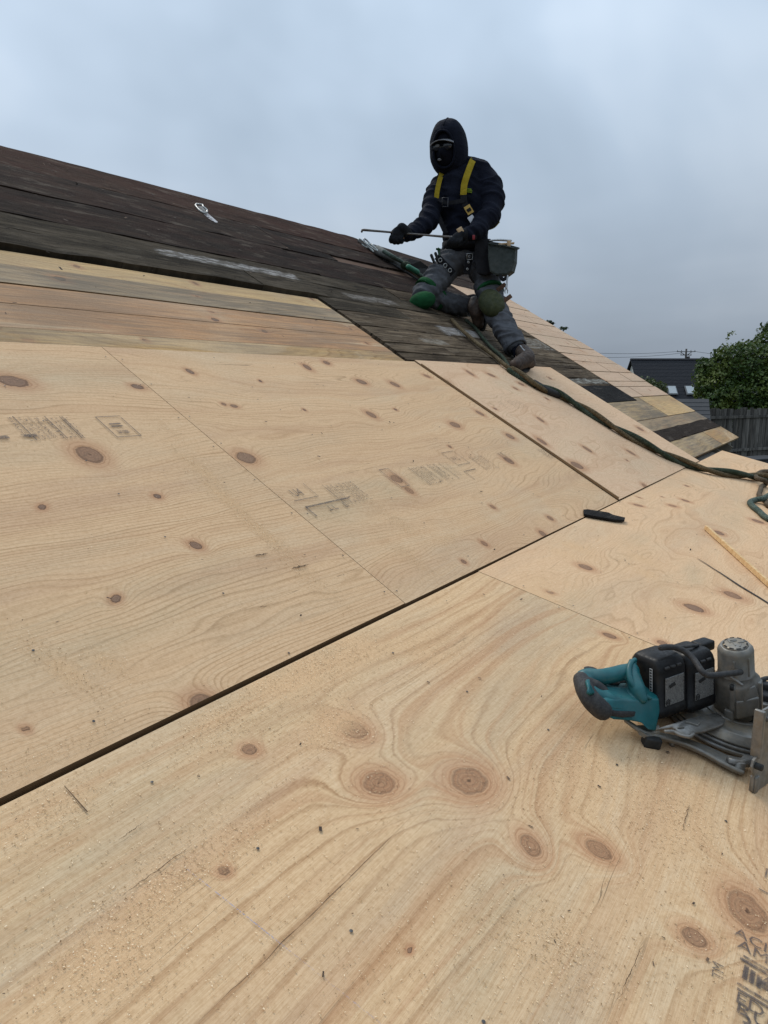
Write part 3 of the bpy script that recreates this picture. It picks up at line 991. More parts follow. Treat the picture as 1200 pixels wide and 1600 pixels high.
def cloth(name, c1, c2, weave=900, rough=0.95, sheen=0.0):
    m, k = material(name)
    co = objco(k)
    n = k.noise(co, 14, 4.0, 0.6)
    n2 = k.noise(co, weave, 2.0, 0.7)
    col = k.mix(k.ss(n, 0.3, 0.7), c1, c2)
    col = k.mix(k.ss(n2, 0.3, 0.7, 0.0, 0.4), col, k.mix(1.0, col, (0.5, 0.5, 0.5), 'MULTIPLY'))
    wr = k.noise(k.vmul(co, (9, 9, 14)), 1.0, 4.0, 0.55, 0.8)
    finish(k, col, rough, k.bump(k.math('ADD', wr, k.math('MULTIPLY', n2, 0.05)), 0.6, 0.02), spec=0.15, sheen=sheen)
    return m


M_NAVY = cloth("navy_fleece", (0.0048, 0.0060, 0.0125), (0.0085, 0.0105, 0.020))
M_MASK = cloth("dark_mask", (0.005, 0.0055, 0.011), (0.008, 0.009, 0.016))
M_TROU = cloth("grey_work_cotton", (0.074, 0.076, 0.084), (0.112, 0.114, 0.124))
M_GLOVE = cloth("black_glove", (0.010, 0.012, 0.015), (0.020, 0.022, 0.026))
M_GREEN = cloth("green_pad_strap", (0.009, 0.055, 0.019), (0.014, 0.085, 0.029))
M_OLIVE = plain("olive_pad_cap", (0.022, 0.028, 0.007), (0.042, 0.047, 0.014), 0.75, 30, bump=.4)
M_YEL = cloth("yellow_webbing", (0.26, 0.185, 0.012), (0.34, 0.245, 0.020), 500)
M_GOLD = plain("gold_buckle", (0.32, 0.20, 0.045), None, 0.45, 60, metal=.4)
M_BWEB = cloth("black_webbing", (0.012, 0.012, 0.014), (0.022, 0.022, 0.025), 500)
M_STEEL = plain("worn_steel", (0.30, 0.30, 0.30), (0.45, 0.45, 0.44), 0.42, 60, metal=.9)
M_DSTEEL = plain("dark_bar_steel", (0.09, 0.085, 0.08), (0.17, 0.16, 0.15), 0.55, 50, metal=.6, dirt=(.12, .07, .045))
M_LEATH = plain("brown_boot_leather", (0.024, 0.013, 0.008), (0.055, 0.031, 0.018), 0.7, 40, bump=.5)
M_RUB = plain("black_rubber", (0.012, 0.012, 0.012), (0.022, 0.022, 0.021), 0.7, 70)
M_SKIN = plain("skin", (0.34, 0.20, 0.145), (0.40, 0.25, 0.18), 0.55, 60)
M_LIME = cloth("lime_lining", (0.16, 0.23, 0.020), (0.22, 0.30, 0.035))
M_POUCH = plain("green_black_pouch", (0.010, 0.0155, 0.0125), (0.018, 0.025, 0.021), 0.65, 22, bump=.5, dirt=(.06, .06, .05), dirt_amt=.35)
M_LABEL = plain("white_tag", (0.50, 0.50, 0.52), (0.60, 0.60, 0.62), 0.6, 60)
M_TANWOOD = plain("tan_wood", (0.42, 0.28, 0.15), (0.55, 0.39, 0.23), 0.7, 30, stretch=(1, 6, 1))
M_REDP = plain("red_plastic", (0.16, 0.010, 0.014), None, 0.5)
M_GREY = plain("grey_visor_and_glint", (0.13, 0.13, 0.14), (0.17, 0.17, 0.18), 0.6)
M_BROWNP = plain("brown_leather_tab", (0.085, 0.042, 0.024), (0.13, 0.068, 0.04), 0.7)

# ------------------------------------------------------------------ the roofer, kneeling on his right knee
pbase = at(742, 480, 5.35)
person = thing('person', pbase, 'roofer in dark hood and yellow harness kneeling on one knee on the boards', 'person')
X, Z = RT, np.array([0, 0, 1.0])
Y = np.array([FW[0], FW[1], 0])
Y = Y/np.linalg.norm(Y)


def limb(pts, n=14, seg=5):
    """pts: (px, py, t, r) -> tapered tube with round ends."""
    P = np.array([at(a, b, c) for a, b, c, _ in pts])
    r = np.array([q[3] for q in pts])
    m = (len(pts)-1)*seg+1
    PP = smooth_path(P, m)
    rr = np.interp(np.linspace(0, len(pts)-1, m), np.arange(len(pts)), r)
    return tube(PP, rr, n, True)


def fold(amp, f=(16, 16, 34), seed=1, sharp=True):
    def d(co):
        q = co
        a = fbm(q[:, 0]*f[0]+q[:, 2]*6, q[:, 1]*f[1], q[:, 2]*f[2]+q[:, 0]*9, seed, 2)
        if sharp:
            a = 1.6*(1-np.clip(np.abs(a)*1.5, 0, 1))**2-.45+.35*a
        return amp*a
    return d


def tring(px, py, t, rx, ry, n=20, e=2.3, tw=0.35, tilt=0.0):
    """horizontal torso ring facing a little to the picture's left."""
    ax = X*math.cos(tw)+Y*math.sin(tw)
    ay = -X*math.sin(tw)+Y*math.cos(tw)
    return ring(at(px, py, t), ax*rx+Z*tilt, ay*ry, n, e)


# body: one continuous figure inside the clothes
face_f = -Y*0.86-X*0.45-Z*0.22
face_f /= np.linalg.norm(face_f)
face_r = np.cross(face_f, Z)
face_r /= np.linalg.norm(face_r)
face_u = np.cross(face_r, face_f)
HC = at(700, 234, 5.32)


def fp(r, u, f):
    return HC+face_r*r+face_u*u+face_f*f


body_bits = [
    loft([tring(728, 404, 5.45, .12, .10), tring(727, 370, 5.44, .13, .10), tring(724, 320, 5.42, .15, .105), tring(722, 290, 5.41, .15, .10), tring(716, 272, 5.40, .07, .065), tring(712, 262, 5.38, .058, .06), tring(707, 248, 5.35, .056, .058)]),
    ellipsoid(HC+face_u*.015, face_r*.078, face_f*.098, face_u*.118, 20, 14),
    ellipsoid(fp(0, -.075, .045), face_r*.052, face_f*.048, face_u*.045, 14, 10),
    ellipsoid(fp(0, -.012, .098), face_r*.015, face_f*.026, face_u*.026, 10, 8),
    ellipsoid(fp(0, .035, .082), face_r*.055, face_f*.018, face_u*.013, 12, 8),
    ellipsoid(fp(0, -.055, .088), face_r*.025, face_f*.012, face_u*.008, 10, 6),
    ellipsoid(fp(0, -.066, .086), face_r*.022, face_f*.012, face_u*.008, 10, 6),
    ellipsoid(fp(.078, .0, -.005), face_r*.012, face_f*.02, face_u*.032, 10, 8),
    ellipsoid(fp(-.078, .0, -.005), face_r*.012, face_f*.02, face_u*.032, 10, 8),
    limb([(690, 287, 5.40, .055), (677, 322, 5.35, .046), (668, 346, 5.27, .042), (648, 362, 5.17, .034), (634, 368, 5.10, .027), (628, 370, 5.075, .026)]),
    limb([(760, 282, 5.38, .058), (770, 310, 5.34, .050), (766, 336, 5.28, .045), (750, 355, 5.20, .036), (737, 364, 5.15, .027), (731, 367, 5.135, .026)]),
    limb([(708, 405, 5.45, .085), (688, 430, 5.36, .074), (664, 457, 5.27, .055), (695, 471, 5.40, .052), (728, 477, 5.53, .038), (748, 496, 5.58, .036)]),
    limb([(750, 405, 5.45, .088), (761, 440, 5.36, .076), (769, 473, 5.28, .056), (788, 510, 5.17, .052), (812, 546, 5.07, .038), (813, 562, 5.01, .036)]),
    ellipsoid(at(729, 398, 5.46), X*.15, Y*.11, Z*.10, 16, 10),
]
organic('body', body_bits, .009, M_SKIN, person, 3)
for s in (-1, 1):
    V, F = ellipsoid(fp(s*.031, .012, .084), face_r*.013, face_f*.012, face_u*.010, 10, 8)
    mesh_obj('eye', V, F, plain("eye_white", (0.45, 0.44, 0.42)) if s < 0 else bpy.data.materials["eye_white"], person)

# balaclava with an eye slot, cap brim, painted safety-glass glint
def face_shell(name, grow, mat, lo, hi, slot=None):
    V, F = [], []
    nu, nv = 36, 22
    keep = {}
    for i in range(nv+1):
        ph = -1.35+2.5*i/nv
        for j in range(nu+1):
            th = -1.75+3.5*j/nu
            c = fp(0, -.01, .0)+face_r*math.sin(th)*math.cos(ph)*(.083+grow)+face_f*math.cos(th)*math.cos(ph)*(.104+grow)+face_u*math.sin(ph)*(.122+grow)
            nose = math.exp(-((th)/.22)**2-((ph+.02)/.30)**2)*.030
            c = c+face_f*nose
            V.append(c)
    for i in range(nv):
        for j in range(nu):
            ph = -1.35+2.5*(i+.5)/nv
            th = -1.75+3.5*(j+.5)/nu
            if slot and slot[0] < ph < slot[1] and abs(th) < slot[2]:
                continue
            if not (lo < ph < hi):
                continue
            a = i*(nu+1)+j
            F.append((a, a+1, a+nu+2, a+nu+1))
    return mesh_obj(name, V, F, mat, person)


o = face_shell('balaclava', .006, M_MASK, -1.4, 1.2, (.10, .20, .55))
sm = o.modifiers.new("t", 'SOLIDIFY')
sm.thickness = .004
m_glass, kk = material("smoked_glasses")
finish(kk, (0.02, 0.022, 0.03), 0.12, spec=0.6)
for s in (-1, 1):
    V, F = ellipsoid(fp(s*.036, .016, .108), face_r*.040, face_f*.010, face_u*.024, 16, 8)
    mesh_obj('glasses_lens', V, F, m_glass, person)
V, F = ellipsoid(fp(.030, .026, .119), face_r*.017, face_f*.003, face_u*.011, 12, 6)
mesh_obj('lens_glint_patch', V, F, M_GREY, person)  # pale grey patch paints the glint on the lens
V, F = ellipsoid(fp(.026, -.062, .103), face_r*.018, face_f*.006, face_u*.010, 12, 6)
mesh_obj('mask_glint_patch', V, F, M_GREY, person)  # grey patch stands in for a reflection on the mask
# cap brim under the hood
br = []
for q in np.linspace(-1.15, 1.15, 15):
    br.append((fp(math.sin(q)*.088, .068-.02*math.sin(q)**2, .06+math.cos(q)*.02), fp(math.sin(q)*.098, .060-.030*math.sin(q)**2, .085+math.cos(q)*.062)))
V = [p for a, b in br for p in (a, b)]
V += [p-face_u*.006 for p in V]
n = len(br)
F = [(2*i, 2*i+1, 2*i+3, 2*i+2) for i in range(n-1)]+[(2*n+2*i+2, 2*n+2*i+3, 2*n+2*i+1, 2*n+2*i) for i in range(n-1)]
F += [(2*i+1, 2*n+2*i+1, 2*n+2*i+3, 2*i+3) for i in range(n-1)]
mesh_obj('cap_brim', V, F, M_GREY, person)

V, F = ellipsoid(fp(0, .058, -.004), face_r*.092, face_f*.112, face_u*.085, 20, 12)
mesh_obj('cap', V, F, M_MASK, person)

# hood: a deep shell open toward the face
hf = -Y*0.90-X*0.36-Z*0.26
hf /= np.linalg.norm(hf)
hr = np.cross(hf, Z)
hr /= np.linalg.norm(hr)
hu = np.cross(hr, hf)
HH = at(702.5, 234.5, 5.36)
V, F = [], []
na, nb = 40, 22
for layer, g in ((0, 1.0), (1, .90)):
    for i in range(nb+1):
        th = 0.60+(math.pi-0.60)*i/nb
        for j in range(na):
            ph = 2*math.pi*j/na
            c, s = math.cos(ph), math.sin(ph)
            open_r = 1.0-.10*max(0, s)*math.exp(-i/4)
            p = HH+hr*.137*g*math.sin(th)*math.copysign(abs(c)**.86, c)*open_r*(1-.04*s)+hu*(.189*g*math.copysign(abs(math.sin(th)*s)**.88, s))*(.97 if s>0 else 1.0)+hf*(.155*g*math.cos(th)+.012)
            p = p+hu*(.022*max(0, s)*math.sin(th))
            w = fbm(np.array([p[0]*14]), np.array([p[1]*14]), np.array([p[2]*9]), 5, 2)[0]
            V.append(p+(p-HH)/np.linalg.norm(p-HH)*.006*w)
N1 = (nb+1)*na
for i in range(nb):
    for j in range(na):
        j2 = (j+1) % na
        F.append((i*na+j, i*na+j2, (i+1)*na+j2, (i+1)*na+j))
        F.append((N1+i*na+j2, N1+i*na+j, N1+(i+1)*na+j, N1+(i+1)*na+j2))
for j in range(na):
    F.append((j, N1+j, N1+(j+1) % na, (j+1) % na))
hood = mesh_obj('hood', V, F, M_NAVY, person)
rim = [V[j] for j in range(na)]
rimo = [np.asarray(q)+hf*.004 for q in rim]+[np.asarray(rim[0])+hf*.004]
mesh_obj('hood_hem', *tube(rimo, .009, 8), M_NAVY, person)
seam = [np.asarray(V[i*na+10])*1.0 for i in range(2, nb-4)]
mesh_obj('hood_seam', *tube(seam, .004, 6), M_NAVY, person)
lim = [HH+hr*.137*math.sin(.72)*math.cos(q)*.93+hu*.196*math.sin(.72)*math.sin(q)*.93+hf*.105 for q in np.linspace(math.pi*.93, math.pi*1.42, 14)]
mesh_obj('hood_lining', *tube(lim, .0065, 8), M_LIME, person)

# jacket
jk = [
    loft([tring(731, 397, 5.45, .150, .125), tring(730, 388, 5.45, .158, .132), tring(728, 368, 5.44, .170, .138), tring(726, 345, 5.43, .172, .140), tring(724, 318, 5.42, .180, .138, tilt=.01), tring(724, 295, 5.41, .186, .130, tilt=.02), tring(721, 279, 5.40, .160, .112, tilt=.02), tring(716, 268, 5.39, .105, .095, tilt=.02), tring(712, 258, 5.37, .080, .080)]),
    limb([(716, 262, 5.40, .075), (735, 264, 5.40, .075), (752, 270, 5.40, .080)], 16),
    limb([(694, 285, 5.41, .074), (683, 300, 5.39, .076), (676, 324, 5.34, .072), (668, 346, 5.28, .069), (655, 357, 5.20, .058), (642, 364, 5.13, .049), (633, 369, 5.09, .043)], 16),
    limb([(752, 276, 5.40, .085), (765, 288, 5.37, .086), (770, 310, 5.33, .084), (766, 333, 5.28, .080), (753, 351, 5.21, .066), (742, 361, 5.16, .053), (734, 366, 5.13, .047)], 16),
]


def jfold(co):
    a = fold(.011, (5, 5, 9), 3)(co)
    b = fold(.0022, (11, 11, 18), 8)(co)
    z = co[:, 2]-at(728, 392, 5.44)[2]
    return a+b-.008*np.exp(-((z-.0)/.02)**2)


jacket = organic('jacket', jk, .0080, M_NAVY, person, 5, jfold)
lg = at(731, 298, 5.275)
mk = MB()
for i, wd in enumerate((.036, .040, .034)):
    mk.add(*bevel_box(lg+Z*(.012-.011*i)+X*.002*i-Y*.002*i, X*wd*.72-Z*.004, Y*.004, Z*.0032, .001))
mk.build('chest_print', M_LIME, person)

# trousers
tr = [
    ellipsoid(at(729, 402, 5.46), X*.170, Y*.135, Z*.115, 20, 12),
    limb([(712, 402, 5.46, .112), (700, 416, 5.41, .104), (686, 434, 5.35, .097), (668, 453, 5.28, .083), (662, 459, 5.28, .078), (680, 467, 5.35, .080), (700, 473, 5.42, .078), (716, 477, 5.49, .074), (729, 478, 5.53, .070)], 16),
    limb([(748, 402, 5.46, .112), (756, 420, 5.41, .106), (763, 445, 5.35, .097), (768, 468, 5.29, .086), (773, 482, 5.25, .082), (784, 505, 5.18, .079), (795, 524, 5.125, .077), (802, 536, 5.09, .076)], 16),
]


def tfold(co):
    return fold(.011, (5, 5, 11), 21)(co)+fold(.005, (12, 12, 24), 23)(co)


organic('trousers', tr, .0075, M_TROU, person, 4, tfold)


hd = at(803, 539, 5.085)-at(795, 524, 5.125)
hd /= np.linalg.norm(hd)
h1_ = np.cross(hd, Y)
h1_ /= np.linalg.norm(h1_)
h2_ = np.cross(hd, h1_)
hc_ = at(804.5, 541, 5.08)
V, F = loft([ring(hc_+hd*d_, h1_*r_h, h2_*r_h*.92, 24) for d_, r_h in ((-.035, .070), (-.03, .078), (.010, .081), (.016, .079), (.014, .066), (-.03, .060))])
mesh_obj('trouser_hem', V, F, M_TROU, person)


# boots
def boot(ankle, inst, toe, heel, soleN, nm='boot'):
    """upper as one skin, sole, collar and laces; points in world space, soleN = direction out of the sole."""
    a, i, t, h = [np.asarray(q) for q in (ankle, inst, toe, heel)]
    bits = [tube(smooth_path([a, a*.55+i*.45+0*h, i, i*.45+t*.55, t], 16), np.interp(np.linspace(0, 1, 16), [0, .25, .5, .75, 1], [.052, .054, .050, .046, .040]), 14, True),
            tube(smooth_path([a, a*.45+h*.55, h], 8), np.interp(np.linspace(0, 1, 8), [0, 1], [.05, .042]), 14, True),
            tube([h, i*.5+h*.5-0*t, t], [.040, .042, .040], 14, True)]
    b = organic(nm, bits, .008, M_LEATH, person, 4, fold(.002, (30, 30, 30), 31))
    ln = (t-h)/np.linalg.norm(t-h)
    sd_ = np.cross(ln, soleN)
    L = np.linalg.norm(t-h)/2+.048
    c = (t+h)/2+np.asarray(soleN)*.030
    ringp = []
    for q in np.linspace(0, 2*np.pi, 20, endpoint=False):
        wv = .047*(1-.18*(1-math.cos(q))*.5-.12*abs(math.cos(q)))
        ringp.append(c+ln*L*math.cos(q)+sd_*wv*math.copysign(abs(math.sin(q))**.8, math.sin(q)))
    V, F = prism(ringp, np.asarray(soleN)*.018)
    mesh_obj('sole', V, F, M_RUB, b, smooth=False)
    for kx in range(4):
        p = a*(1-.22*kx-.1)+i*(.22*kx+.1)+(i-h)/np.linalg.norm(i-h)*.056-soleN*.020
        V, F = tube([p-sd_*.026, p+(i-h)/np.linalg.norm(i-h)*.008, p+sd_*.026], .0042, 6, True)
        mesh_obj('lace', V, F, M_STEEL, b)
    return b


N1v = W1(0, 0, 1)-W1(0, 0, 0)
fl_t = on1(805, 571, .050)
fl_h = on1(828, 567, .050)
boot(at(816, 549, 5.055), (fl_t*.45+fl_h*.55)+N1v*.045, fl_t, fl_h, -N1v)
mesh_obj('sock', *limb([(806, 541, 5.08, .052), (814, 553, 5.05, .050)]), M_MASK, person)
rt_t = on1(748, 506, .050)
rt_h = rt_t+Z*.165+X*.018+Y*.02
outw = X*.80+Y*.52-Z*.12
outw /= np.linalg.norm(outw)
boot(at(738, 474, 5.56), (rt_t*.5+rt_h*.5)-outw*.035, rt_t, rt_h, outw)
mesh_obj('sock', *limb([(728, 474, 5.53, .055), (739, 470, 5.555, .050)]), M_MASK, person)


# knee pads
def kneepad(c, fwd, up, w, hgt, strapc, cap_mat, label=None):
    sdv = np.cross(fwd, up)
    V, F = ellipsoid(c, sdv*w, fwd*.068, up*hgt, 24, 14)
    o = mesh_obj('knee_pad', V, F, cap_mat, person)
    if label:
        o['label'] = label
    for (pt, nrm, rr, hh) in strapc:
        rings = []
        b1 = np.cross(nrm, fwd)
        b1 /= np.linalg.norm(b1)
        b2 = np.cross(nrm, b1)
        for s, g in ((-1, .97), (-1, 1.0), (1, 1.0), (1, .97)):
            rings.append(ring(pt+nrm*hh*s, b1*rr*g, b2*rr*g, 20))
        V, F = loft(rings)
        mesh_obj('strap', V, F, M_GREEN, o)
    return o


lk = at(768, 474, 5.195)
shin = at(806, 541, 5.08)-at(771, 478, 5.27)
shin /= np.linalg.norm(shin)
lf = -Y*.9-X*.15+Z*.2
lf -= shin*(lf@shin)
lf /= np.linalg.norm(lf)
kneepad(lk, lf, -shin, .088, .122, [(at(766, 455, 5.315), np.array(at(763, 445, 5.35)-at(769, 470, 5.28))/np.linalg.norm(at(763, 445, 5.35)-at(769, 470, 5.28)),   .098, .012), (at(776, 488, 5.235), shin, .085, .012)], M_OLIVE, 'olive knee pad on the raised knee')
rk = on1(660, 470, .045)
kneepad(rk, -N1v, np.array(X*.9+Y*.3), .075, .095, [(at(667, 452, 5.285), (at(686, 434, 5.35)-at(664, 457, 5.28))/np.linalg.norm(at(686, 434, 5.35)-at(664, 457, 5.28)), .090, .020), (at(683, 468, 5.36), (at(700, 473, 5.42)-at(664, 459, 5.28))/np.linalg.norm(at(700, 473, 5.42)-at(664, 459, 5.28)), .082, .016)], M_GREEN, 'green knee pad pressed on the boards')
for (px, py, t, dx, dz) in ((783, 449, 5.24, .030, .018), (792, 467, 5.2, .028, .020)):
    V, F = bevel_box(at(px, py, t), X*.030+Z*.022, Y*.012, (X*-.022+Z*.030)*.40, .004)
    mesh_obj('strap_tab', V, F, M_BROWNP, person)


# gloves: palm, four fingers and a thumb closed round what they hold
def glove(c, along, across, back, flip, wrist, nm='glove'):
    """c palm centre; along = knuckle line (also the bar's direction), across = wrist to fingers, back = back of the hand."""
    al, ac, bk = [np.asarray(q)/np.linalg.norm(q) for q in (along, across, back)]
    bits = [ellipsoid(c+bk*.018-ac*.006, al*.047, ac*.052, bk*.022, 14, 10), tube([wrist, wrist*.5+(c-ac*.03+bk*.012)*.5, c-ac*.03+bk*.012], [.046, .042, .036], 12, True)]
    for i, (off, ln) in enumerate(((-.036, .85), (-.012, 1.0), (.012, .96), (.035, .80))):
        b0 = c+al*off*1.02+ac*.036+bk*.020
        p1 = b0+ac*.030*ln+bk*-.006
        p2 = p1-bk*.034*ln+ac*.004
        p3 = p2-ac*.030*ln-bk*.006
        bits.append(tube(smooth_path([b0, p1, p2, p3], 12), np.linspace(.0125, .0095, 12), 8, True))
    th0 = c-al*.040*flip-ac*.020+bk*.004
    bits.append(tube(smooth_path([th0, th0-al*.020*flip+ac*.020-bk*.018, th0-al*.004*flip+ac*.044-bk*.030, th0+al*.014*flip+ac*.052-bk*.032], 12), np.linspace(.0155, .011, 12), 8, True))
    return organic(nm, bits, .0048, M_GLOVE, person, 2)


bar_a, bar_b = at(565, 359, 4.98), at(714, 371.5, 5.10)
bdir = (bar_b-bar_a)/np.linalg.norm(bar_b-bar_a)
rh = bar_a+bdir*(.245+.02)
glove(rh, bdir, -Z*.85-X*.45-Y*.1, -Y*.9-X*.35+Z*.25, 1, at(637, 367, 5.11))
lh = bar_b-bdir*-.012
glove(lh, bdir, -X*.55-Z*.65-Y*.45, -Y*.80+X*.10+Z*.55, -1, at(738, 366, 5.15))
V, F = bevel_box(at(719, 360, 5.075), X*.017+Z*.010, Y*.008, Z*.016-X*.010, .004)
mesh_obj('glove_badge', V, F, M_TANWOOD, person)
V, F = bevel_box(at(740, 371, 5.07), X*.009, Y*.008, Z*.015, .003)
mesh_obj('glove_tab', V, F, M_REDP, person)


# harness: webbing laid on the jacket
def strap(name, pts, w, mat, parent=person, th=.004, push=0.0):
    P = smooth_path([at(a, b, c) for a, b, c in pts], 14)
    T, _, _ = frames(P)
    V = []
    for p, t in zip(P, T):
        nrm = -Y-t*(-Y@t)
        nrm /= np.linalg.norm(nrm)
        sdv = np.cross(t, nrm)
        for s, g in ((-1, -1), (1, -1), (1, 1), (-1, 1)):
            V.append(p+sdv*w*s+nrm*th*g+nrm*push)
    F = []
    for i in range(len(P)-1):
        for j in range(4):
            F.append((4*i+j, 4*i+(j+1) % 4, 4*i+4+(j+1) % 4, 4*i+4+j))
    F += [(0, 1, 2, 3), (4*len(P)-1, 4*len(P)-2, 4*len(P)-3, 4*len(P)-4)]
    return mesh_obj(name, V, F, mat, parent, smooth=False)


strap('harness_strap', [(741, 249, 5.40), (738, 252, 5.32), (731, 270, 5.265), (725.5, 288, 5.245), (724, 305, 5.245)], .0225, M_YEL)
strap('harness_strap', [(724, 305, 5.243), (726, 318, 5.245), (732, 327, 5.25)], .022, M_BWEB)
strap('harness_strap', [(690, 271, 5.345), (686, 285, 5.30), (683, 300, 5.285), (682, 310, 5.285)], .017, M_YEL)
strap('harness_strap', [(682, 310, 5.283), (681, 325, 5.29), (688, 345, 5.29), (697, 365, 5.29)], .017, M_BWEB)
strap('chest_strap', [(685, 311, 5.265), (700, 317, 5.245), (727, 313, 5.235)], .014, M_BWEB)
bk = strap('harness_buckle', [(729, 322, 5.23), (736, 334, 5.228)], .023, M_GOLD, th=.006)
strap('buckle_bar', [(731.5, 326, 5.222), (734, 330, 5.221)], .015, M_BWEB, bk, th=.004)
strap('harness_tag', [(734, 338, 5.215), (741, 349, 5.215)], .021, M_LABEL)
for (px, py, t, a, b) in ((695.5, 316, 5.23, .020, .030),):
    c = at(px, py, t)
    P = [c+X*a*sx+Z*b*sz for sx, sz in ((-1, -1), (1, -1), (1, 1), (-1, 1), (-1, -1))]
    mesh_obj('chest_buckle', *tube(P, .0035, 6), plain("dull_buckle", (0.05, 0.05, 0.055), None, .5, metal=.6), person)
strap('waist_strap', [(757, 357, 5.33), (770, 353, 5.36), (778, 345, 5.42)], .018, M_YEL)

# belt, leg loops with eyelets
belt = []
for s, g in ((-.030, 1.0), (-.030, 1.05), (.030, 1.05), (.030, 1.0)):
    belt.append([p+Z*s for p in tring(730, 386, 5.45, .176*g, .146*g, 28)])
V, F = loft(belt)
blt = mesh_obj('tool_belt', V, F, M_BWEB, person)


def leg_loop(pts, n_eye, r=.0095):
    s = strap('leg_strap', pts, .024, M_BWEB)
    P = smooth_path([at(a, b, c-.02) for a, b, c in pts], 40)
    for q in np.linspace(.18, .82, n_eye):
        c = P[int(q*39)]
        an = np.linspace(0, 2*np.pi, 13)
        R_ = [c+X*r*math.cos(z)+Z*r*1.1*math.sin(z) for z in an]
        mesh_obj('eyelet', *tube(R_, .0035, 6), M_STEEL, s)
    return s


leg_loop([(683, 401, 5.30), (692, 411, 5.285), (700, 419, 5.28), (708, 428, 5.29)], 3, .012)
leg_loop([(734, 396, 5.29), (732, 410, 5.285), (729, 428, 5.29)], 3, .006)
c = at(734, 401, 5.27)
P = [c+X*.020*sx+Z*.020*sz for sx, sz in ((-1, -1), (1, -1), (1, 1), (-1, 1), (-1, -1))]
mesh_obj('leg_buckle', *tube(P, .004, 6), M_STEEL, person)


# pouches on his left hip
def pouch(name, cs, depth, mat, t, label=None, th=None):
    poly = [at(a, b, t) for a, b in cs]
    c = sum(poly)/len(poly)
    rings = []
    for d, g in ((-.5, .90), (-.46, 1.0), (.42, 1.0), (.5, .92)):
        rings.append([c+(p-c)*g+Y*depth*d+X*0.35*depth*d for p in poly])
    V, F = loft(rings)
    o = mesh_obj(name, V, F, mat, person, smooth=False)
    if label:
        o['label'] = label
    return o


pouch('tool_pouch', [(745, 376), (768, 375), (772, 398), (770, 424), (762, 431), (748, 428), (743, 405)], .10, M_BWEB, 5.25, 'soft black tool pouch')
bp = pouch('tool_pouch', [(765, 382), (786, 385), (807, 389), (806, 410), (802, 425), (794, 431), (776, 431), (768, 426), (765, 405)], .11, M_POUCH, 5.20, 'stiff green black bucket pouch')
rimq = [at(a, b, t) for a, b, t in ((764, 381, 5.135), (786, 384, 5.135), (809, 389, 5.14), (811, 388, 5.25), (790, 382, 5.26), (768, 379, 5.26), (764, 381, 5.135))]
mesh_obj('pouch_rim', *tube(rimq, .006, 8), M_POUCH, bp)
strap('pouch_loop', [(781, 430, 5.14), (786, 437, 5.14), (793, 432, 5.14)], .012, M_BWEB)

# ------------------------------------------------------------------ what he holds and carries
barP = [bar_a-Z*.012+bdir*.001, bar_a-Z*.002+bdir*.004, bar_a+bdir*.018, bar_a+bdir*.10, bar_a+bdir*.40, bar_a+bdir*.58, bar_b+bdir*.02]
V, F = tube(barP, [.007, .0085, .0085, .0075, .0062, .0085, .0125], 8, True)
tag(mesh_obj('pry_bar', V, F, M_DSTEEL, None, loc=bar_a), 'long thin steel ripping bar held level in both gloved hands', 'pry bar')


def held(name, pts, rad, mat, label, cat, extra=None, group=None):
    P = [at(*q) for q in pts]
    o = thing(name, P[-1], label, cat, group)
    mesh_obj('shaft', *tube(smooth_path(P, 10), np.interp(np.linspace(0, 1, 10), np.linspace(0, 1, len(rad)), rad), 8, True), mat, o)
    if extra:
        extra(o)
    return o


def fork(o):
    for s in (-1, 1):
        mesh_obj('prong', *tube([at(791, 449, 5.14), at(791+s*2.2, 454, 5.14), at(791+s*1.8, 458, 5.14)], [.006, .005, .003], 6, True), M_STEEL, o)


held('nail_puller', [(793, 431, 5.14), (792, 441, 5.14), (791, 450, 5.14)], [.006, .007, .009], M_STEEL, 'steel forked nail puller hanging below the bucket pouch', 'nail puller', fork)


def grip_head(o):
    mesh_obj('blade', *bevel_box(at(791, 381, 5.17), X*.055+Z*.004, Y*.012, Z*.006, .002), M_TANWOOD, o)
    mesh_obj('handle', *bevel_box(at(795, 381, 5.15), X*.012, Y*.010, Z*.022, .003), M_TANWOOD, o)


held('roofing_hatchet', [(765, 376, 5.19), (780, 375, 5.19), (798, 376, 5.19)], [.006, .008, .008], M_STEEL, 'flat steel hatchet lying across the top of the bucket pouch', 'hatchet', grip_head)
held('screwdriver', [(674, 399, 5.30), (678, 409, 5.30), (681, 416, 5.30)], [.011, .010, .008], M_RUB, 'outer black handled tool at his right hip', 'hand tool')
held('screwdriver', [(680.5, 396, 5.30), (684, 406, 5.30), (686, 413, 5.30)], [.011, .010, .008], M_RUB, 'black handled tool next to the green peg at his right hip', 'hand tool')


def peg_top(o):
    mesh_obj('cap', *bevel_box(at(685, 389.5, 5.30), X*.017-Z*.002, Y*.012, Z*.006, .003), M_GREEN, o)


held('chisel', [(685, 389, 5.30), (686.5, 398, 5.30), (688, 407, 5.30)], [.010, .008, .009], plain("green_handle", (0.02, 0.06, 0.03), None, .5), 'green flared chisel handle at his right hip', 'chisel', peg_top)

# ------------------------------------------------------------------ lifeline ropes


def rope_mat(name, c1, c2, c3):
    m, k = material(name)
    co = objco(k)
    w = k.n('ShaderNodeTexVoronoi')
    k.put(w.inputs['Vector'], co)
    w.inputs['Scale'].default_value = 150
    n = k.noise(co, 16, 4.0, 0.6)
    col = k.mix(k.ss(n, 0.32, 0.66), c1, c2)
    col = k.mix(k.ss(w.outputs['Distance'], 0.15, 0.75, 0.0, 0.8), col, c3)
    finish(k, col, 0.9, k.bump(w.outputs['Distance'], 0.8, 0.003), spec=0.2)
    return m


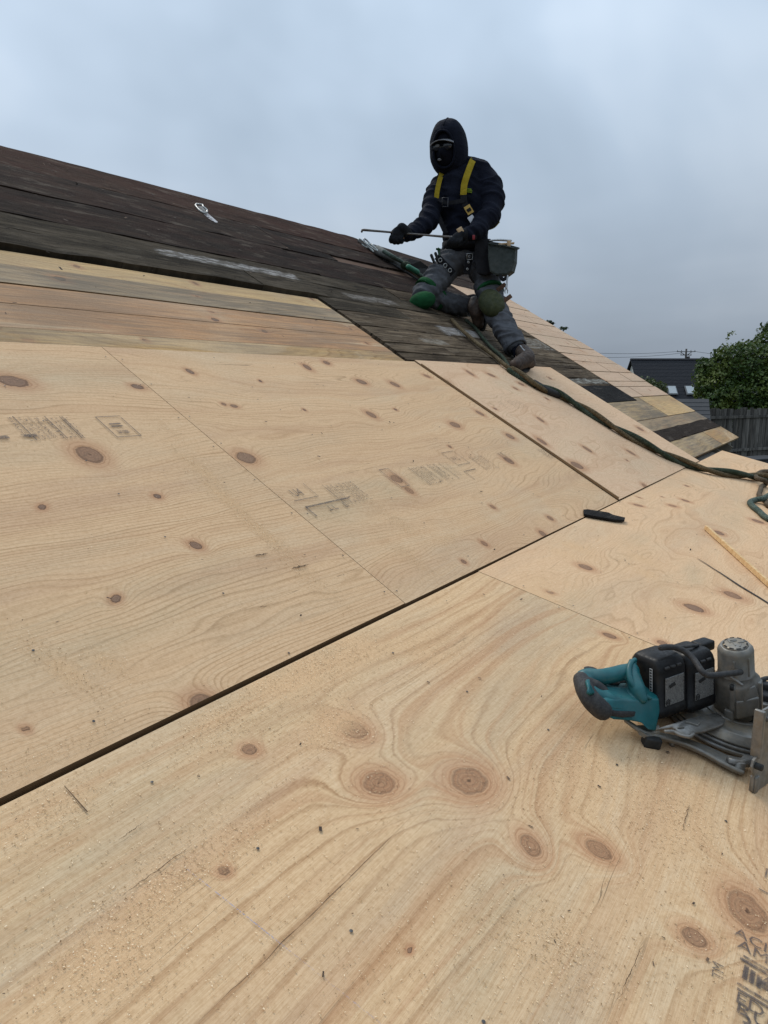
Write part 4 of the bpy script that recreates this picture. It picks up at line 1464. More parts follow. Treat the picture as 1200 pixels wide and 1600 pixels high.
M_RGREEN = rope_mat("green_rope", (0.040, 0.060, 0.032), (0.085, 0.100, 0.070), (0.018, 0.024, 0.016))
M_RTAN = rope_mat("tan_rope", (0.130, 0.090, 0.042), (0.205, 0.155, 0.085), (0.045, 0.030, 0.016))
M_RTEAL = rope_mat("sage_rope", (0.070, 0.105, 0.082), (0.130, 0.165, 0.135), (0.030, 0.042, 0.034))
M_RBRN = rope_mat("brown_rope", (0.105, 0.076, 0.045), (0.165, 0.125, 0.082), (0.040, 0.028, 0.018))


def lay(pts, h=0.0, n=80):
    """pixel course of a rope over the two roof planes -> world path resting on them."""
    out = []
    for q in pts:
        x, y = q[:2]
        hh = h+(q[2] if len(q) > 2 else 0)
        u, v = U1(x, y, hh)
        if v < 0.0:
            u, v = U2(x, y, hh)
            out.append(W2(u, v, hh))
        else:
            out.append(W1(u, v, hh))
    return smooth_path(out, n)


def twisted(path, rad, turns, phases, mats, o, r0=0.5, names='strand'):
    T, N, B = frames(path)
    s = np.concatenate([[0], np.cumsum(np.linalg.norm(np.diff(path, axis=0), axis=1))])
    for ph, m, rr in zip(phases, mats, rad):
        a = 2*np.pi*turns*s/s[-1]+ph+.6*np.sin(s*2.3)
        P = path+(N*np.cos(a)[:, None]+B*np.sin(a)[:, None])*rr*r0*2
        mesh_obj(names, *tube(P, rr, 10, True), m, o)


main = [(706, 500), (722, 516), (745, 536), (768, 553), (790, 571), (815, 588), (842, 604), (872, 616), (905, 634), (935, 653), (965, 671), (1000, 690), (1035, 708), (1070, 723), (1105, 734), (1140, 740), (1175, 744), (1240, 749)]
rope = thing('lifeline_rope', on1(842, 604), 'long green and tan twisted safety rope running down the roof from the kneeling worker', 'rope')
p_main = lay(main, .026, 260)
twisted(p_main[:70], (.0135,), 0, (0,), (M_RTAN,), rope, 0.0)
twisted(p_main[66:], (.0160, .0148), 3.8, (0.5, 3.6), (M_RGREEN, M_RTAN), rope, 0.45)
p2 = lay([(728, 500), (742, 512), (756, 530), (772, 547), (785, 558), (795, 572), (812, 587), (836, 601)], .02, 60)
twisted(p2, (.012,), 0, (0,), (M_RGREEN,), rope, 0.0)
slv = lay([(834, 599), (846, 606), (858, 612), (872, 617)], .022, 14)
o = mesh_obj('sleeve', *tube(slv, .024, 12, True), M_RUB, rope)
slv2 = lay([(795, 573), (806, 582), (818, 590)], .024, 10)
mesh_obj('sleeve', *tube(slv2, .018, 12, True), M_RTEAL, rope)
thinw = lay([(803, 582), (820, 595), (838, 607)], .006, 10)
mesh_obj('lanyard', *tube(thinw, .004, 6, True), M_STEEL, rope)

coil = thing('rope_coil', on2(1192, 780), 'loose loops of sage green rope lying at the right edge of the low roof', 'rope')
mesh_obj('strand', *tube(lay([(1260, 768), (1225, 770), (1204, 773, .02), (1192, 779, .015), (1180, 781), (1172, 785), (1176, 791), (1186, 799), (1196, 808), (1212, 814), (1250, 812)], .015, 90), .0150, 10, True), M_RTEAL, coil)
coil2 = thing('rope_coil', on2(1188, 762), 'brown rope snaking between the twisted safety rope and the sage green loops', 'rope')
mesh_obj('strand', *tube(lay([(1240, 735), (1205, 736), (1190, 737), (1182, 742), (1183, 747, .03), (1196, 752, .03), (1196, 757), (1190, 760), (1188, 767), (1186, 773), (1190, 778), (1196, 783), (1204, 792), (1240, 800)], .014, 110), .0140, 10, True), M_RBRN, coil2)

# gear at the ridge
gear = thing('rope_gear', on1(610, 402), 'grey sleeved rope anchor with silver snap hooks hanging over the ridge', 'rope anchor')
mesh_obj('sleeve', *tube(smooth_path([on1(590, 391, .05), on1(603, 398, .06), on1(618, 407, .05), on1(631, 417, .04)], 16), np.interp(np.linspace(0, 1, 16), [0, .3, 1], [.040, .034, .026]), 12, True), plain("grey_sleeve", (0.11, 0.11, 0.10), (0.17, 0.17, 0.155), .8, 40), gear)
mesh_obj('strand', *tube(smooth_path([on1(600, 393, .10), on1(615, 402, .10), on1(632, 412, .07), on1(650, 426, .06), on1(668, 437, .04)], 30), .016, 10, True), M_RTEAL, gear)
mesh_obj('strand', *tube(smooth_path([on1(630, 418, .03), on1(642, 424, .03), on1(655, 433, .03), on1(664, 439, .03), on1(690, 458, .02)], 30), .013, 10, True), M_RTAN, gear)
mesh_obj('strand', *tube(smooth_path([on1(566, 381, .03), on1(580, 391, .02), on1(600, 404, .02), on1(625, 419, .02), on1(655, 438, .02)], 30), .010, 10, True), M_RUB, gear)
mesh_obj('green_tape', *tube(smooth_path([on1(638, 417, .085), on1(645, 421, .08), on1(652, 425, .075)], 8), .021, 10, True), plain("green_tape", (0.03, 0.16, 0.09), (0.05, 0.22, 0.13), .6), gear)
mesh_obj('knot', *ellipsoid(on1(634, 415, .07), X*.045, Y*.035, Z*.035, 12, 8), M_RGREEN, gear)
rg3 = random.Random(4)
M_GALV = plain("pale_galvanised", (0.36, 0.38, 0.36), (0.5, 0.52, 0.5), .5, 60, metal=.3)
for i, (px, py) in enumerate(((567, 380), (575, 380), (582, 386), (588, 389), (577, 386))):
    c = on1(px, py, .05+.02*(i % 3))
    a = rg3.uniform(-.9, -.2)
    ax = X*math.cos(a)+Z*math.sin(a)
    ay = -X*math.sin(a)*.5+Z*math.cos(a)*.5+Y*.7
    an = np.linspace(0, 2*np.pi, 15)
    mesh_obj('snap_hook', *tube([c+ax*.050*math.cos(q)+ay*(.030-.006*i)*math.sin(q) for q in an], .0065, 6), M_STEEL if i % 2 else M_GALV, gear)
mesh_obj('hook_gate', *bevel_box(on1(562, 378, .05), X*.018-Z*.010, Y*.012, Z*.012, .004), M_DSTEEL, gear)

# silver D-ring anchor nailed near the ridge
anc = thing('roof_anchor', on1(322, 336), 'silver D-ring roof anchor with a perforated strap nailed on the dark boards', 'roof anchor')
dp = [on1(307, 318.5, .02), on1(316.5, 320, .03), on1(317.5, 323, .035), on1(323.5, 328, .03), on1(323.5, 332, .022), on1(318, 332.6, .016), on1(311.5, 328.5, .014), on1(305.2, 321, .016), on1(307, 318.5, .02)]
dpp = []
for a, b in zip(dp[:-1], dp[1:]):
    dpp += [a, a*.5+b*.5]
dpp.append(dp[-1])
mesh_obj('d_ring', *tube(dpp, .0058, 8), plain("galvanised", (0.30, 0.30, 0.285), (0.42, 0.42, 0.40), .45, 60, metal=.5), anc)
V, F = prism([on1(309, 322.5, .008), on1(316, 323.5, .008), on1(321, 328.5, .008), on1(321, 331.5, .008), on1(317, 331.5, .008), on1(312, 327.5, .008)], N1v*.003)
mesh_obj('plate', V, F, plain("dusty_plate", (.16, .15, .14), (.24, .225, .21), .7, 50), anc, smooth=False)
q4 = [on1(316.5, 333.5, .008), on1(323.5, 333.5, .008), on1(333.5, 342, .008), on1(342.5, 350, .006), on1(337, 349.8, .006), on1(326.5, 342.5, .008)]
V, F = prism(q4, N1v*.004)
stp = mesh_obj('strap', V, F, plain("perforated_strap", (.34, .32, .32), (.48, .46, .46), .6, 40, dirt=(.12, .09, .08), dirt_amt=.7), anc, smooth=False)
for (px, py) in ((322, 336), (326, 339.5), (330, 342), (333, 345.5), (336, 347.5)):
    c = on1(px, py, .0125)
    mesh_obj('nail_hole', *prism(ring(c, W1(.007, 0)-W1(0, 0), W1(0, .007)-W1(0, 0), 8), N1v*.0008), M_RUB, stp)

# ------------------------------------------------------------------ loose pieces on the sheets
sc = [(911, 799), (917, 798.5), (935, 801), (950, 803.5), (957, 807), (976, 811.5), (975, 815.5), (960, 814.5), (940, 811), (922, 808), (912, 806)]
V, F = prism([on2(a, b, .006) for a, b in sc], (W2(0, 0, 1)-W2(0, 0, 0))*.008)
tag(mesh_obj('shingle_scrap', V, F, m_felt, None, False, on2(940, 806)), 'curved black shingle scrap lying by the meeting corner of the sheets', 'shingle scrap')
N2v = W2(0, 0, 1)-W2(0, 0, 0)
a, b = on2(1103, 824, .012), on2(1103, 824, .012)+(on2(1200, 911, .012)-on2(1103, 824, .012))*1.25
ln = (b-a)/np.linalg.norm(b-a)
sdv = np.cross(N2v, ln)
V, F = bevel_box((a+b)/2, ln*np.linalg.norm(b-a)/2, sdv*.0062, N2v*.009, .0012)
tag(mesh_obj('wood_stick', V, F, plain("fresh_lath", (0.50, 0.31, 0.13), (0.70, 0.48, 0.25), .7, 14, stretch=(3, 3, 3)), None, False, (a+b)/2), 'thin fresh cut lath lying on the plywood at the right edge', 'wood stick')

# dark strip painting the shade inside the saw kerf near the lath
kv = []
r2 = np.random.default_rng(5)
kp = [(1090, 874), (1100, 880), (1112, 888), (1125, 896), (1140, 906), (1155, 916), (1170, 925), (1185, 934), (1200, 943.5), (1225, 960)]
dkv = W2(-.6, -.75)-W2(-1.0, .0)
for i, (x, y) in enumerate(kp):
    c = np.array(U2(x, y))
    w = .0010+.0042*min(1, i/5)
    kv.append((c[0]-w*.8, c[1]+w*.5+.002*r2.random(), .0032))
    kv.append((c[0]+w*.8, c[1]-w*.5, .0032))
kf = [(2*i, 2*i+1, 2*i+3, 2*i+2) for i in range(len(kp)-1)]
plane_obj('kerf_shade', kv, kf, 0, [m_void], parent=ply_E)
# brown strip standing in for the right sheet's edge seen in the open joint
V = []
for i, v in enumerate(np.linspace(.01, 1.2, 9)):
    w = .0035+.0035*math.sin(min(1, (1.2-v)/.7)*math.pi*.5)
    V += [(-w, v, .002), (-w, v, .0115), (.0025, v, .0115), (.0025, v, .002)]
F = []
for i in range(8):
    for j in range(4):
        F.append((4*i+j, 4*i+(j+1) % 4, 4*i+4+(j+1) % 4, 4*i+4+j))
F += [(0, 1, 2, 3), (35, 34, 33, 32)]
plane_obj('joint_sliver', V, F, A1, [EDGE])
# blue chalk line and pencil line on the near sheet
m_chalk, kk = material("blue_chalk")
co = objco(kk)
tr_ = kk.n('ShaderNodeBsdfTransparent')
mx = kk.n('ShaderNodeMixShader')
kk.put(mx.inputs[0], kk.math('MULTIPLY', kk.ss(kk.noise(co, 300, 3.0, .7), .42, .60), kk.ss(kk.noise(co, 5, 2.0), .40, .62, .10, .65)))
kk.t.links.new(tr_.outputs[0], mx.inputs[1])
kk.t.links.new(kk.b.outputs[0], mx.inputs[2])
kk.t.links.new(mx.outputs[0], kk.out.inputs[0])
finish(kk, (0.24, 0.26, 0.38), .9)
plane_obj('chalk_line', [(-2.7998, -.24, .0034), (-2.7980, -.24, .0034), (-2.7970, -.80, .0034), (-2.7988, -.80, .0034)], [(0, 1, 2, 3)], 0, [m_chalk], parent=ply_D)

# ------------------------------------------------------------------ mill stamps
m_ink, kk = material("stamp_ink")
co = objco(kk)
tr_ = kk.n('ShaderNodeBsdfTransparent')
mx = kk.n('ShaderNodeMixShader')
ia = kk.math('ADD', kk.math('MULTIPLY', kk.noise(co, 210, 3.0, .75), .6), kk.math('MULTIPLY', kk.noise(co, 26, 3.0, .6), .5))
kk.put(mx.inputs[0], kk.ss(ia, .38, .56, .08, .70))
kk.t.links.new(tr_.outputs[0], mx.inputs[1])
kk.t.links.new(kk.b.outputs[0], mx.inputs[2])
kk.t.links.new(mx.outputs[0], kk.out.inputs[0])
finish(kk, (0.045, 0.042, 0.05), .85)


def text_mesh(body, size):
    cu = bpy.data.curves.new("t", 'FONT')
    cu.body = body
    cu.size = size
    cu.resolution_u = 2
    ob = bpy.data.objects.new("t", cu)
    COL.objects.link(ob)
    bpy.context.view_layer.update()
    dg = bpy.context.evaluated_depsgraph_get()
    me = bpy.data.meshes.new_from_object(ob.evaluated_get(dg))
    V = [tuple(v.co) for v in me.vertices]
    F = [tuple(p.vertices) for p in me.polygons]
    bpy.data.objects.remove(ob)
    bpy.data.meshes.remove(me)
    return V, F


class Stamp:
    """flat print: local x along ex, y along ey, both in the sheet's (u, v)."""
    def __init__(s, o, ex, ey, seed=1):
        s.o, s.ex, s.ey = np.array(o, float), np.array(ex, float), np.array(ey, float)
        s.V, s.F = [], []
        s.r = np.random.default_rng(seed)

    def poly(s, V, F):
        b = len(s.V)
        for x, y in V:
            p = s.o+s.ex*x+s.ey*y
            s.V.append((p[0], p[1], 0))
        s.F += [tuple(i+b for i in f) for f in F]

    def bar(s, x0, y0, x1, y1):
        s.poly([(x0, y0), (x1, y0), (x1, y1), (x0, y1)], [(0, 1, 2, 3)])

    def frame(s, x0, y0, x1, y1, w):
        s.bar(x0, y0, x1, y0+w)
        s.bar(x0, y1-w, x1, y1)
        s.bar(x0, y0+w, x0+w, y1-w)
        s.bar(x1-w, y0+w, x1, y1-w)

    def text(s, t, x, y, size, wide=1.0):
        V, F = text_mesh(t, size)
        s.poly([(x+q[0]*wide, y+q[1]) for q in V], F)

    def broken(s, x0, x1, y, h, n=14, gap=.35):
        """a worn line of print, too small to read: short strokes."""
        xs = np.linspace(x0, x1, n+1)
        for a, b in zip(xs[:-1], xs[1:]):
            if s.r.random() < .22:
                continue
            w = (b-a)*(1-gap*s.r.random()-.15)
            hh = h*s.r.uniform(.6, 1)
            k_ = s.r.integers(0, 3)
            if k_ == 0:
                s.bar(a, y, a+w*.20, y+hh)
                s.bar(a+w*.20, y, a+w*.85, y+hh*.2)
            elif k_ == 1:
                s.bar(a, y, a+w*.19, y+hh)
                s.bar(a+w*.65, y, a+w*.84, y+hh)
                s.bar(a+w*.19, y+hh*.4, a+w*.65, y+hh*.56)
            else:
                s.bar(a, y, a+w*.9, y+hh*.2)
                s.bar(a+w*.40, y+hh*.2, a+w*.60, y+hh)

    def build(s, sheet_o, h):
        V = [(a, b, h) for a, b, _ in s.V]
        o = plane_obj('ink_stamp', V, s.F, 0, [m_ink], parent=sheet_o)
        o['kind'] = 'stuff'
        return o


HB = .0030
# near sheet, right side: text runs down the slope, rows step toward the eave's left
st = Stamp(U2(1146, 1456), (0, -1), (1, 0), 1)
o0 = np.array(U2(1146, 1456))


def drow(px, py):
    """local x, y of a pixel in the near stamp's frame"""
    d = np.array(U2(px, py))-o0
    return -d[1], d[0]


x, y = drow(1158, 1466)
st.text("ACIFIC", x-.010, y-.004, .026)
x, y = drow(1158, 1483)
st.text("AMINATED", x-.006, y-.004, .027)
x, y = drow(1160, 1497)
st.bar(x, y, x+.14, y+.0035)
x, y = drow(1160, 1503)
st.bar(x-.004, y-.002, x+.14, y+.0035)
x, y = drow(1156, 1524)
for i in range(3):
    st.bar(x+.002+.008*i, y-.006, x+.008+.008*i, y+.020-.002*i)
x, y = drow(1180, 1538)
st.poly([(x, y-.004), (x+.035, y-.002), (x+.045, y+.020), (x+.012, y+.022)], [(0, 1, 2, 3)])
x, y = drow(1150, 1540)
st.bar(x, y, x+.16, y+.004)
x, y = drow(1150, 1548)
st.bar(x, y-.001, x+.16, y+.0035)
x, y = drow(1147, 1561)
st.text("ED SHEATHING", x, y-.006, .027, 1.0)
x, y = drow(1147, 1577)
st.text("RUCT  1", x, y-.005, .028, 1.1)
x, y = drow(1149, 1594)
st.text("32/16", x, y-.012, .038, 1.0)
x, y = drow(1136, 1606)
st.text("EXPOSURE 1", x+.004, y-.010, .027, 1.0)
st.build(ply_D, HB)
# little marks left of it
st = Stamp(U2(1121, 1533), np.array(U2(1122, 1512))-np.array(U2(1121, 1533)), (1, 0), 2)
L_ = np.linalg.norm(st.ex)
st.ex = st.ex/L_
st.ey = np.array([st.ex[1], -st.ex[0]])*-1
st.text("TM", 0, -.006, .020)
st.build(ply_D, HB)
st = Stamp(U2(1190, 1365), (0, -1), (1, 0), 3)
for i in range(3):
    st.bar(.004+.006*i, -.010+.002*i, .0065+.006*i, .016+.002*i)
st.bar(.020, -.008, .036, -.004)
st.bar(.0, -.045, .05, -.0425)
st.build(ply_D, HB)


# middle sheet stamps
def bfr(px, py):
    return np.array(U1(px, py))


st = Stamp(bfr(490, 806), (1, 0), (0, 1), 4)
def bl(px, py):
    d = bfr(px, py)-st.o
    return d[0], d[1]


x0, y0 = bl(494, 808)
x1, y1 = bl(513, 787)
st.bar(x0, bl(475, 793)[1]-.006, x0+.20, bl(475, 793)[1])
st.bar(x0-.002, y0, x0+.004, bl(475, 793)[1])
st.broken(x0+.07, x0+.17, bl(489, 796)[1]-.022, .020, 4)
x, y = bl(459, 776)
st.text("U4", x, y-.004, .045, .8)
st.bar(bl(462, 779)[0]-.02, bl(462, 779)[1]-.012, bl(491, 772)[0], bl(462, 779)[1]-.0095)
st.bar(bl(491, 772)[0], bl(462, 779)[1]-.012, bl(491, 772)[0]+.0025, bl(462, 779)[1]+.05)
# text columns running down the slope


WORDS = ['RATED SHEATHING', 'STRUCT 1', '32/16', 'EXPOSURE 1', 'SIZED FOR SPACING', 'PS 1', 'THICKNESS', 'PERFORMANCE', 'CATEGORY']


def column(st, px, py, length, n, pitch, size, dense=10, frame_left=True):
    x, y = bl(px, py)
    sub = Stamp(st.o+st.ex*x+st.ey*y, (0, -1), (1, 0), int(px))
    if frame_left:
        sub.bar(0, 0, length, .003)
    for i in range(n):
        if size < .0055:
            sub.broken(.005, length*.92, .010+i*pitch, size, dense)
            continue
        wd_ = WORDS[(int(px)+i*2) % len(WORDS)]
        V_, F_ = text_mesh(wd_, size*1.25)
        k_ = length*.93/max(q[0] for q in V_)
        sub.poly([(.005+q[0]*k_, .010+i*pitch+q[1]) for q in V_], F_)
    st.V_off = len(st.V)
    b = len(st.V)
    st.V += sub.V
    st.F += [tuple(i+b for i in f) for f in sub.F]


column(st, 502, 759, .100, 7, .019, .011, 9)
column(st, 636, 731, .105, 6, .0155, .0095, 13)
column(st, 665, 726, .100, 2, .026, .016, 6)
column(st, 684, 724, .100, 4, .012, .005, 14)
st.frame(bl(591, 735)[0], bl(629, 762)[1], bl(591, 735)[0]+.055, bl(591, 735)[1], .003)
x, y = bl(706, 721)
st.frame(x, y-.03, x+.10, y+.055, .0025)
st.broken(x+.02, x+.08, y, .022, 3)
x, y = bl(725, 738)
st.bar(x, y, x+.10, y+.004)
st.bar(x, y-.05, x+.003, y)
column(st, 731, 714, .095, 8, .013, .006, 11)
column(st, 835, 702, .085, 5, .017, .011, 6, False)
column(st, 772, 708, .07, 2, .03, .02, 5, False)
st.build(ply_B, HB)
# left sheet stamps
st = Stamp(bfr(0, 650), (1, 0), (0, 1), 7)
for px, ln_, n, pt, sz, dn in ((1, .22, 1, .02, .008, 5), (5, .22, 1, .02, .004, 6), (18, .21, 3, .0115, .0072, 9), (42, .20, 1, .02, .0125, 8), (56, .20, 1, .02, .0115, 6), (68, .20, 2, .012, .007, 10), (85, .19, 1, .012, .008, 8), (91, .20, 1, .015, .003, 3), (95, .20, 1, .02, .003, 3)):
    column(st, px, 652, ln_*.48, n, pt, sz, dn, px in (4, 18, 68, 91, 95))
a_, b_ = bl(147, 652.5), bl(183, 685)
st.frame(a_[0], b_[1], a_[0]+.075, a_[1], .003)
for py in (663, 666.5, 674, 676.5):
    q = bl(158+(py-650)*.95, py)
    st.bar(a_[0]+.018, q[1]-.006, a_[0]+.052, q[1])
q = bl(14, 685)
for i in range(3):
    st.bar(q[0]-.10+.065*i, q[1]-.004, q[0]-.065+.065*i, q[1]+.008)
st.build(ply_A, HB)
# faint right sheet stamps
st = Stamp(bfr(790, 632), (1, 0), (0, 1), 9)
for px, py, ln_, n in ((774, 629, .16, 2), (788, 627, .17, 4), (800, 627, .17, 3), (760, 630, .15, 1), (832, 626, .16, 3)):
    column(st, px, py, ln_*.5, n, .022, .010, 8, px == 788)
m_ink2 = m_ink.copy()
m_ink2.name = "stamp_ink_faint"
for nd in m_ink2.node_tree.nodes:
    if nd.type == 'MAP_RANGE' and abs(nd.inputs[4].default_value-.70) < 1e-4:
        nd.inputs[4].default_value = .42
        nd.inputs[3].default_value = 0.0
o = st.build(ply_C, .0072)
o.data.materials.clear()
o.data.materials.append(m_ink2)

# rows of driven nail heads along the joints and the rafters
m_nail = plain("nail_head", (0.05, 0.047, 0.045), (0.10, 0.095, 0.09), .5, 90, metal=.6)


def nail_rows(name, a, us, vs, sheet_o, h, seed):
    r = np.random.default_rng(seed)
    mb = MB()
    for u in us:
        for v in vs:
            if r.random() < .12:
                continue
            uu, vv_ = u+r.normal(0, .005), v+r.normal(0, .012)
            q = [(uu+.0024*math.cos(z), vv_+.0024*math.sin(z), h) for z in np.linspace(0, 2*np.pi, 9)[:-1]]
            mb.add([(uu, vv_, h+.0006)]+q, [(0, 1+i, 1+(i+1) % 8) for i in range(8)])
    o = plane_obj(name, np.array(mb.V), mb.F, 0, [m_nail], True, sheet_o)
    o['kind'] = 'stuff'
    return o


nail_rows('nail_heads', A1, (-2.72, -2.31, -1.905), np.arange(.05, 1.22, .16), ply_A, .0028, 1)
nail_rows('nail_heads', A1, (-1.865, -1.46, -1.05, -.64, -.03), np.arange(.05, 1.21, .16), ply_B, .0028, 2)
nail_rows('nail_heads', A1, (.025, .6, 1.2, 1.97), np.arange(.05, 1.22, .16), ply_C, .0068, 3)
nail_rows('nail_heads', A2, (-2.72, -2.11, -1.515), np.arange(-.92, -.02, .16), ply_D, .0028, 4)
nail_rows('nail_heads', A2, (-1.47, -.9, -.3, .3), np.arange(-.92, -.02, .16), ply_E, .0028, 5)


def crack(px_pts, sheet_o, a, w, h, seed):
    """a split in the face veneer, running with the grain."""
    r = np.random.default_rng(seed)
    P = [np.array((U1 if a == A1 else U2)(*q)) for q in px_pts]
    t = np.linspace(0, len(P)-1, 34)
    C = np.stack([np.interp(t, np.arange(len(P)), [q[i] for q in P]) for i in (0, 1)], 1)
    C[1:-1, 1] += np.convolve(r.normal(0, .0012, 34), np.ones(3)/3, 'valid')
    ww = w*np.clip(r.uniform(.25, 1.2, 34), 0, 1)*np.sin(np.linspace(.15, np.pi-.15, 34))
    V = [(c[0], c[1]+s*q*.5, h) for c, q in zip(C, ww) for s in (-1, 1)]
    F = [(2*i, 2*i+1, 2*i+3, 2*i+2) for i in range(33)]
    return plane_obj('grain_split', V, F, 0, [m_void2], True, sheet_o)


m_void2, kk = material("split_shadow_wood")
finish(kk, kk.mix(kk.noise(objco(kk), 60, 3.0), (0.05, 0.028, 0.014), (0.15, 0.085, 0.04)), .9)
crack([(640, 1282), (560, 1360), (440, 1477), (310, 1600)], ply_D, A2, .0012, .0034, 1)
crack([(1005, 1475), (985, 1520), (962, 1570)], ply_D, A2, .0013, .0034, 2)
crack([(1076, 1258), (1066, 1300)], ply_D, A2, .0016, .0034, 3)
crack([(185, 1316), (226, 1286)], ply_D, A2, .0014, .0034, 4)
crack([(185, 1407), (300, 1322)], ply_D, A2, .0014, .0034, 5)
crack([(455, 890), (480, 884)], ply_A, A1, .006, .0034, 6)
crack([(396, 870), (418, 866)], ply_A, A1, .005, .0034, 7)
crack([(790, 925), (815, 938), (850, 950)], ply_E, A2, .003, .0036, 8)
crack([(893, 1012), (920, 1022)], ply_E, A2, .006, .0036, 9)
# short dark saw scratch near the gap
q0, q1 = np.array(U2(100, 1231)), np.array(U2(136, 1272))
nn_ = np.array([-(q1-q0)[1], (q1-q0)[0]])/np.linalg.norm(q1-q0)
plane_obj('saw_scratch', [(*(q0-nn_*.0004), .0034), (*(q0+nn_*.0006), .0034), (*(q1+nn_*.0012), .0034), (*(q1-nn_*.0008), .0034)], [(0, 1, 2, 3)], 0, [m_void2], False, ply_D)

# ------------------------------------------------------------------ circular saw lying on its blade side
M_TEAL = plain("teal_plastic", (0.0020, 0.078, 0.088), (0.004, 0.105, 0.116), 0.42, 30, spec=.45, bump=.1, dirt=(.10, .13, .12), dirt_amt=.30)
M_GRIP = plain("black_overmold", (0.017, 0.017, 0.018), (0.028, 0.028, 0.029), 0.72, 200, bump=.35, bd=.0006, dirt=(.11, .10, .085), dirt_amt=.30)
M_BATT = plain("battery_plastic", (0.0045, 0.0045, 0.005), (0.008, 0.008, 0.0085), 0.46, 120, bump=.2, bd=.0006, spec=.25, dirt=(.07, .06, .05), dirt_amt=.20)
M_CAST = plain("cast_magnesium", (0.155, 0.150, 0.137), (0.215, 0.208, 0.190), 0.48, 60, metal=.35, bump=.30, bd=.0008, dirt=(.24, .20, .14), dirt_amt=.55)
M_CASTD = plain("dusty_guard_metal", (0.165, 0.156, 0.138), (0.240, 0.228, 0.203), 0.45, 40, metal=.45, bump=.25, bd=.0008, dirt=(.32, .24, .14), dirt_amt=.75)
M_ALU = plain("scuffed_aluminium", (0.160, 0.154, 0.142), (0.255, 0.247, 0.230), 0.42, 50, metal=.45, bump=.35, bd=.0010, dirt=(.20, .155, .10), dirt_amt=.65)
M_BLADE = plain("blade_steel", (0.20, 0.20, 0.20), (0.30, 0.30, 0.295), 0.35, 50, metal=.85)
m_lab, kk = material("battery_label")
co = objco(kk)
ink = kk.ss(kk.noise(kk.vmul(co, (420, 420, 900)), 1.0, 2.0, .8), .46, .56)
finish(kk, kk.mix(ink, (0.20, 0.20, 0.19), (0.06, 0.06, 0.06)), .5)
M_WHITEP = plain("white_print", (0.42, 0.42, 0.41), (0.5, 0.5, 0.49), .6)



def bevel_prism(poly, ext, bev=.003, seg=2):
    bm = bmesh.new()
    n = len(poly)
    vs_ = [bm.verts.new(Vector(np.asarray(q))) for q in poly]+[bm.verts.new(Vector(np.asarray(q)+np.asarray(ext))) for q in poly]
    bm.faces.new(vs_[:n][::-1])
    bm.faces.new(vs_[n:])
    for i in range(n):
        j = (i+1) % n
        bm.faces.new((vs_[i], vs_[j], vs_[j+n], vs_[i+n]))
    bmesh.ops.recalc_face_normals(bm, faces=bm.faces[:])
    bmesh.ops.bevel(bm, geom=bm.edges[:], offset=bev, segments=seg, profile=.6, affect='EDGES')
    bm.verts.ensure_lookup_table()
    bm.verts.index_update()
    V = [np.array(v.co) for v in bm.verts]
    F = [tuple(v.index for v in f.verts) for f in bm.faces]
    bm.free()
    return V, F


def octring(c, ax, ay, n=48):
    out = []
    for q in np.linspace(0, 2*np.pi, n, endpoint=False):
        s_ = (q % (math.pi/4))-math.pi/8
        r_o = min(1.0, math.cos(math.pi/8)/math.cos(s_)*1.045)
        out.append(np.asarray(c)+np.asarray(ax)*r_o*math.cos(q)+np.asarray(ay)*r_o*math.sin(q))
    return out


e_n = N2v
e_x = RT-e_n*(RT@e_n)
e_x /= np.linalg.norm(e_x)
e_y = np.cross(e_n, e_x)
SO = on2(1100, 1150)


def L(x, y, z):
    """saw frame, millimetres: x to the picture's right, y away, z off the sheet."""
    return SO+(e_x*x+e_y*y+e_n*z)*.001


def sp(px, py, z):
    return on2(px, py, z*.001)


saw = thing('circular_saw', SO, 'teal and black cordless circular saw with silver motor lying on its side on the plywood', 'circular saw')


def part(name, VF, mat, parent=saw, smooth=True):
    return mesh_obj(name, VF[0], VF[1], mat, parent, smooth)


def turned(base, top, prof, n=24, e=2.0, axu=None):
    """lathe along base->top; prof: (fraction, radius mm[, exponent])"""
    ax = (top-base)/np.linalg.norm(top-base)
    u = e_x-ax*(e_x@ax)
    u /= np.linalg.norm(u)
    w = np.cross(ax, u)
    if axu:
        c, s = math.cos(axu), math.sin(axu)
        u, w = u*c+w*s, -u*s+w*c
    return loft([octring(base+(top-base)*q[0], u*q[1]*.001, w*q[1]*.001, n) if len(q) > 2 and q[2] < 0 else ring(base+(top-base)*q[0], u*q[1]*.001, w*q[1]*.001, n, q[2] if len(q) > 2 else e) for q in prof])


# motor housing
mb_, mt_ = sp(1152, 1114, 42), sp(1149, 1007, 190)
mo = part('motor_housing', turned(mb_, mt_, [(0, 28), (.01, 34), (.10, 34), (.11, 38.5, 3.4), (.50, 38.5, 3.4), (.545, 37.5, 3.2), (.60, 33.8, -1), (.605, 34.4, -1), (.62, 34.4, -1), (.625, 33.6, -1), (.93, 33.0, -1), (.965, 31.6, -1), (.99, 28, -1), (1.0, 26), (.996, 24)], 48, 2.0, .45), M_CAST)
axm = (mt_-mb_)/np.linalg.norm(mt_-mb_)
cu_ = e_x-axm*(e_x@axm)
cu_ /= np.linalg.norm(cu_)
cw_ = np.cross(axm, cu_)
part('motor_cap', turned(mt_-axm*.004, mt_+axm*.003, [(0, 23), (.7, 23), (.95, 21.5), (1, 19)], 28), M_CASTD, mo)
for i in range(10):
    a = 2*np.pi*i/10+.2
    c = mt_+cu_*.0208*math.cos(a)+cw_*.0208*math.sin(a)+axm*.0026
    part('vent_slot', bevel_box(c, (cu_*math.cos(a)+cw_*math.sin(a))*.0016, (-cu_*math.sin(a)+cw_*math.cos(a))*.0042, axm*.0009, .0004, seg=1), M_RUB, mo, False)
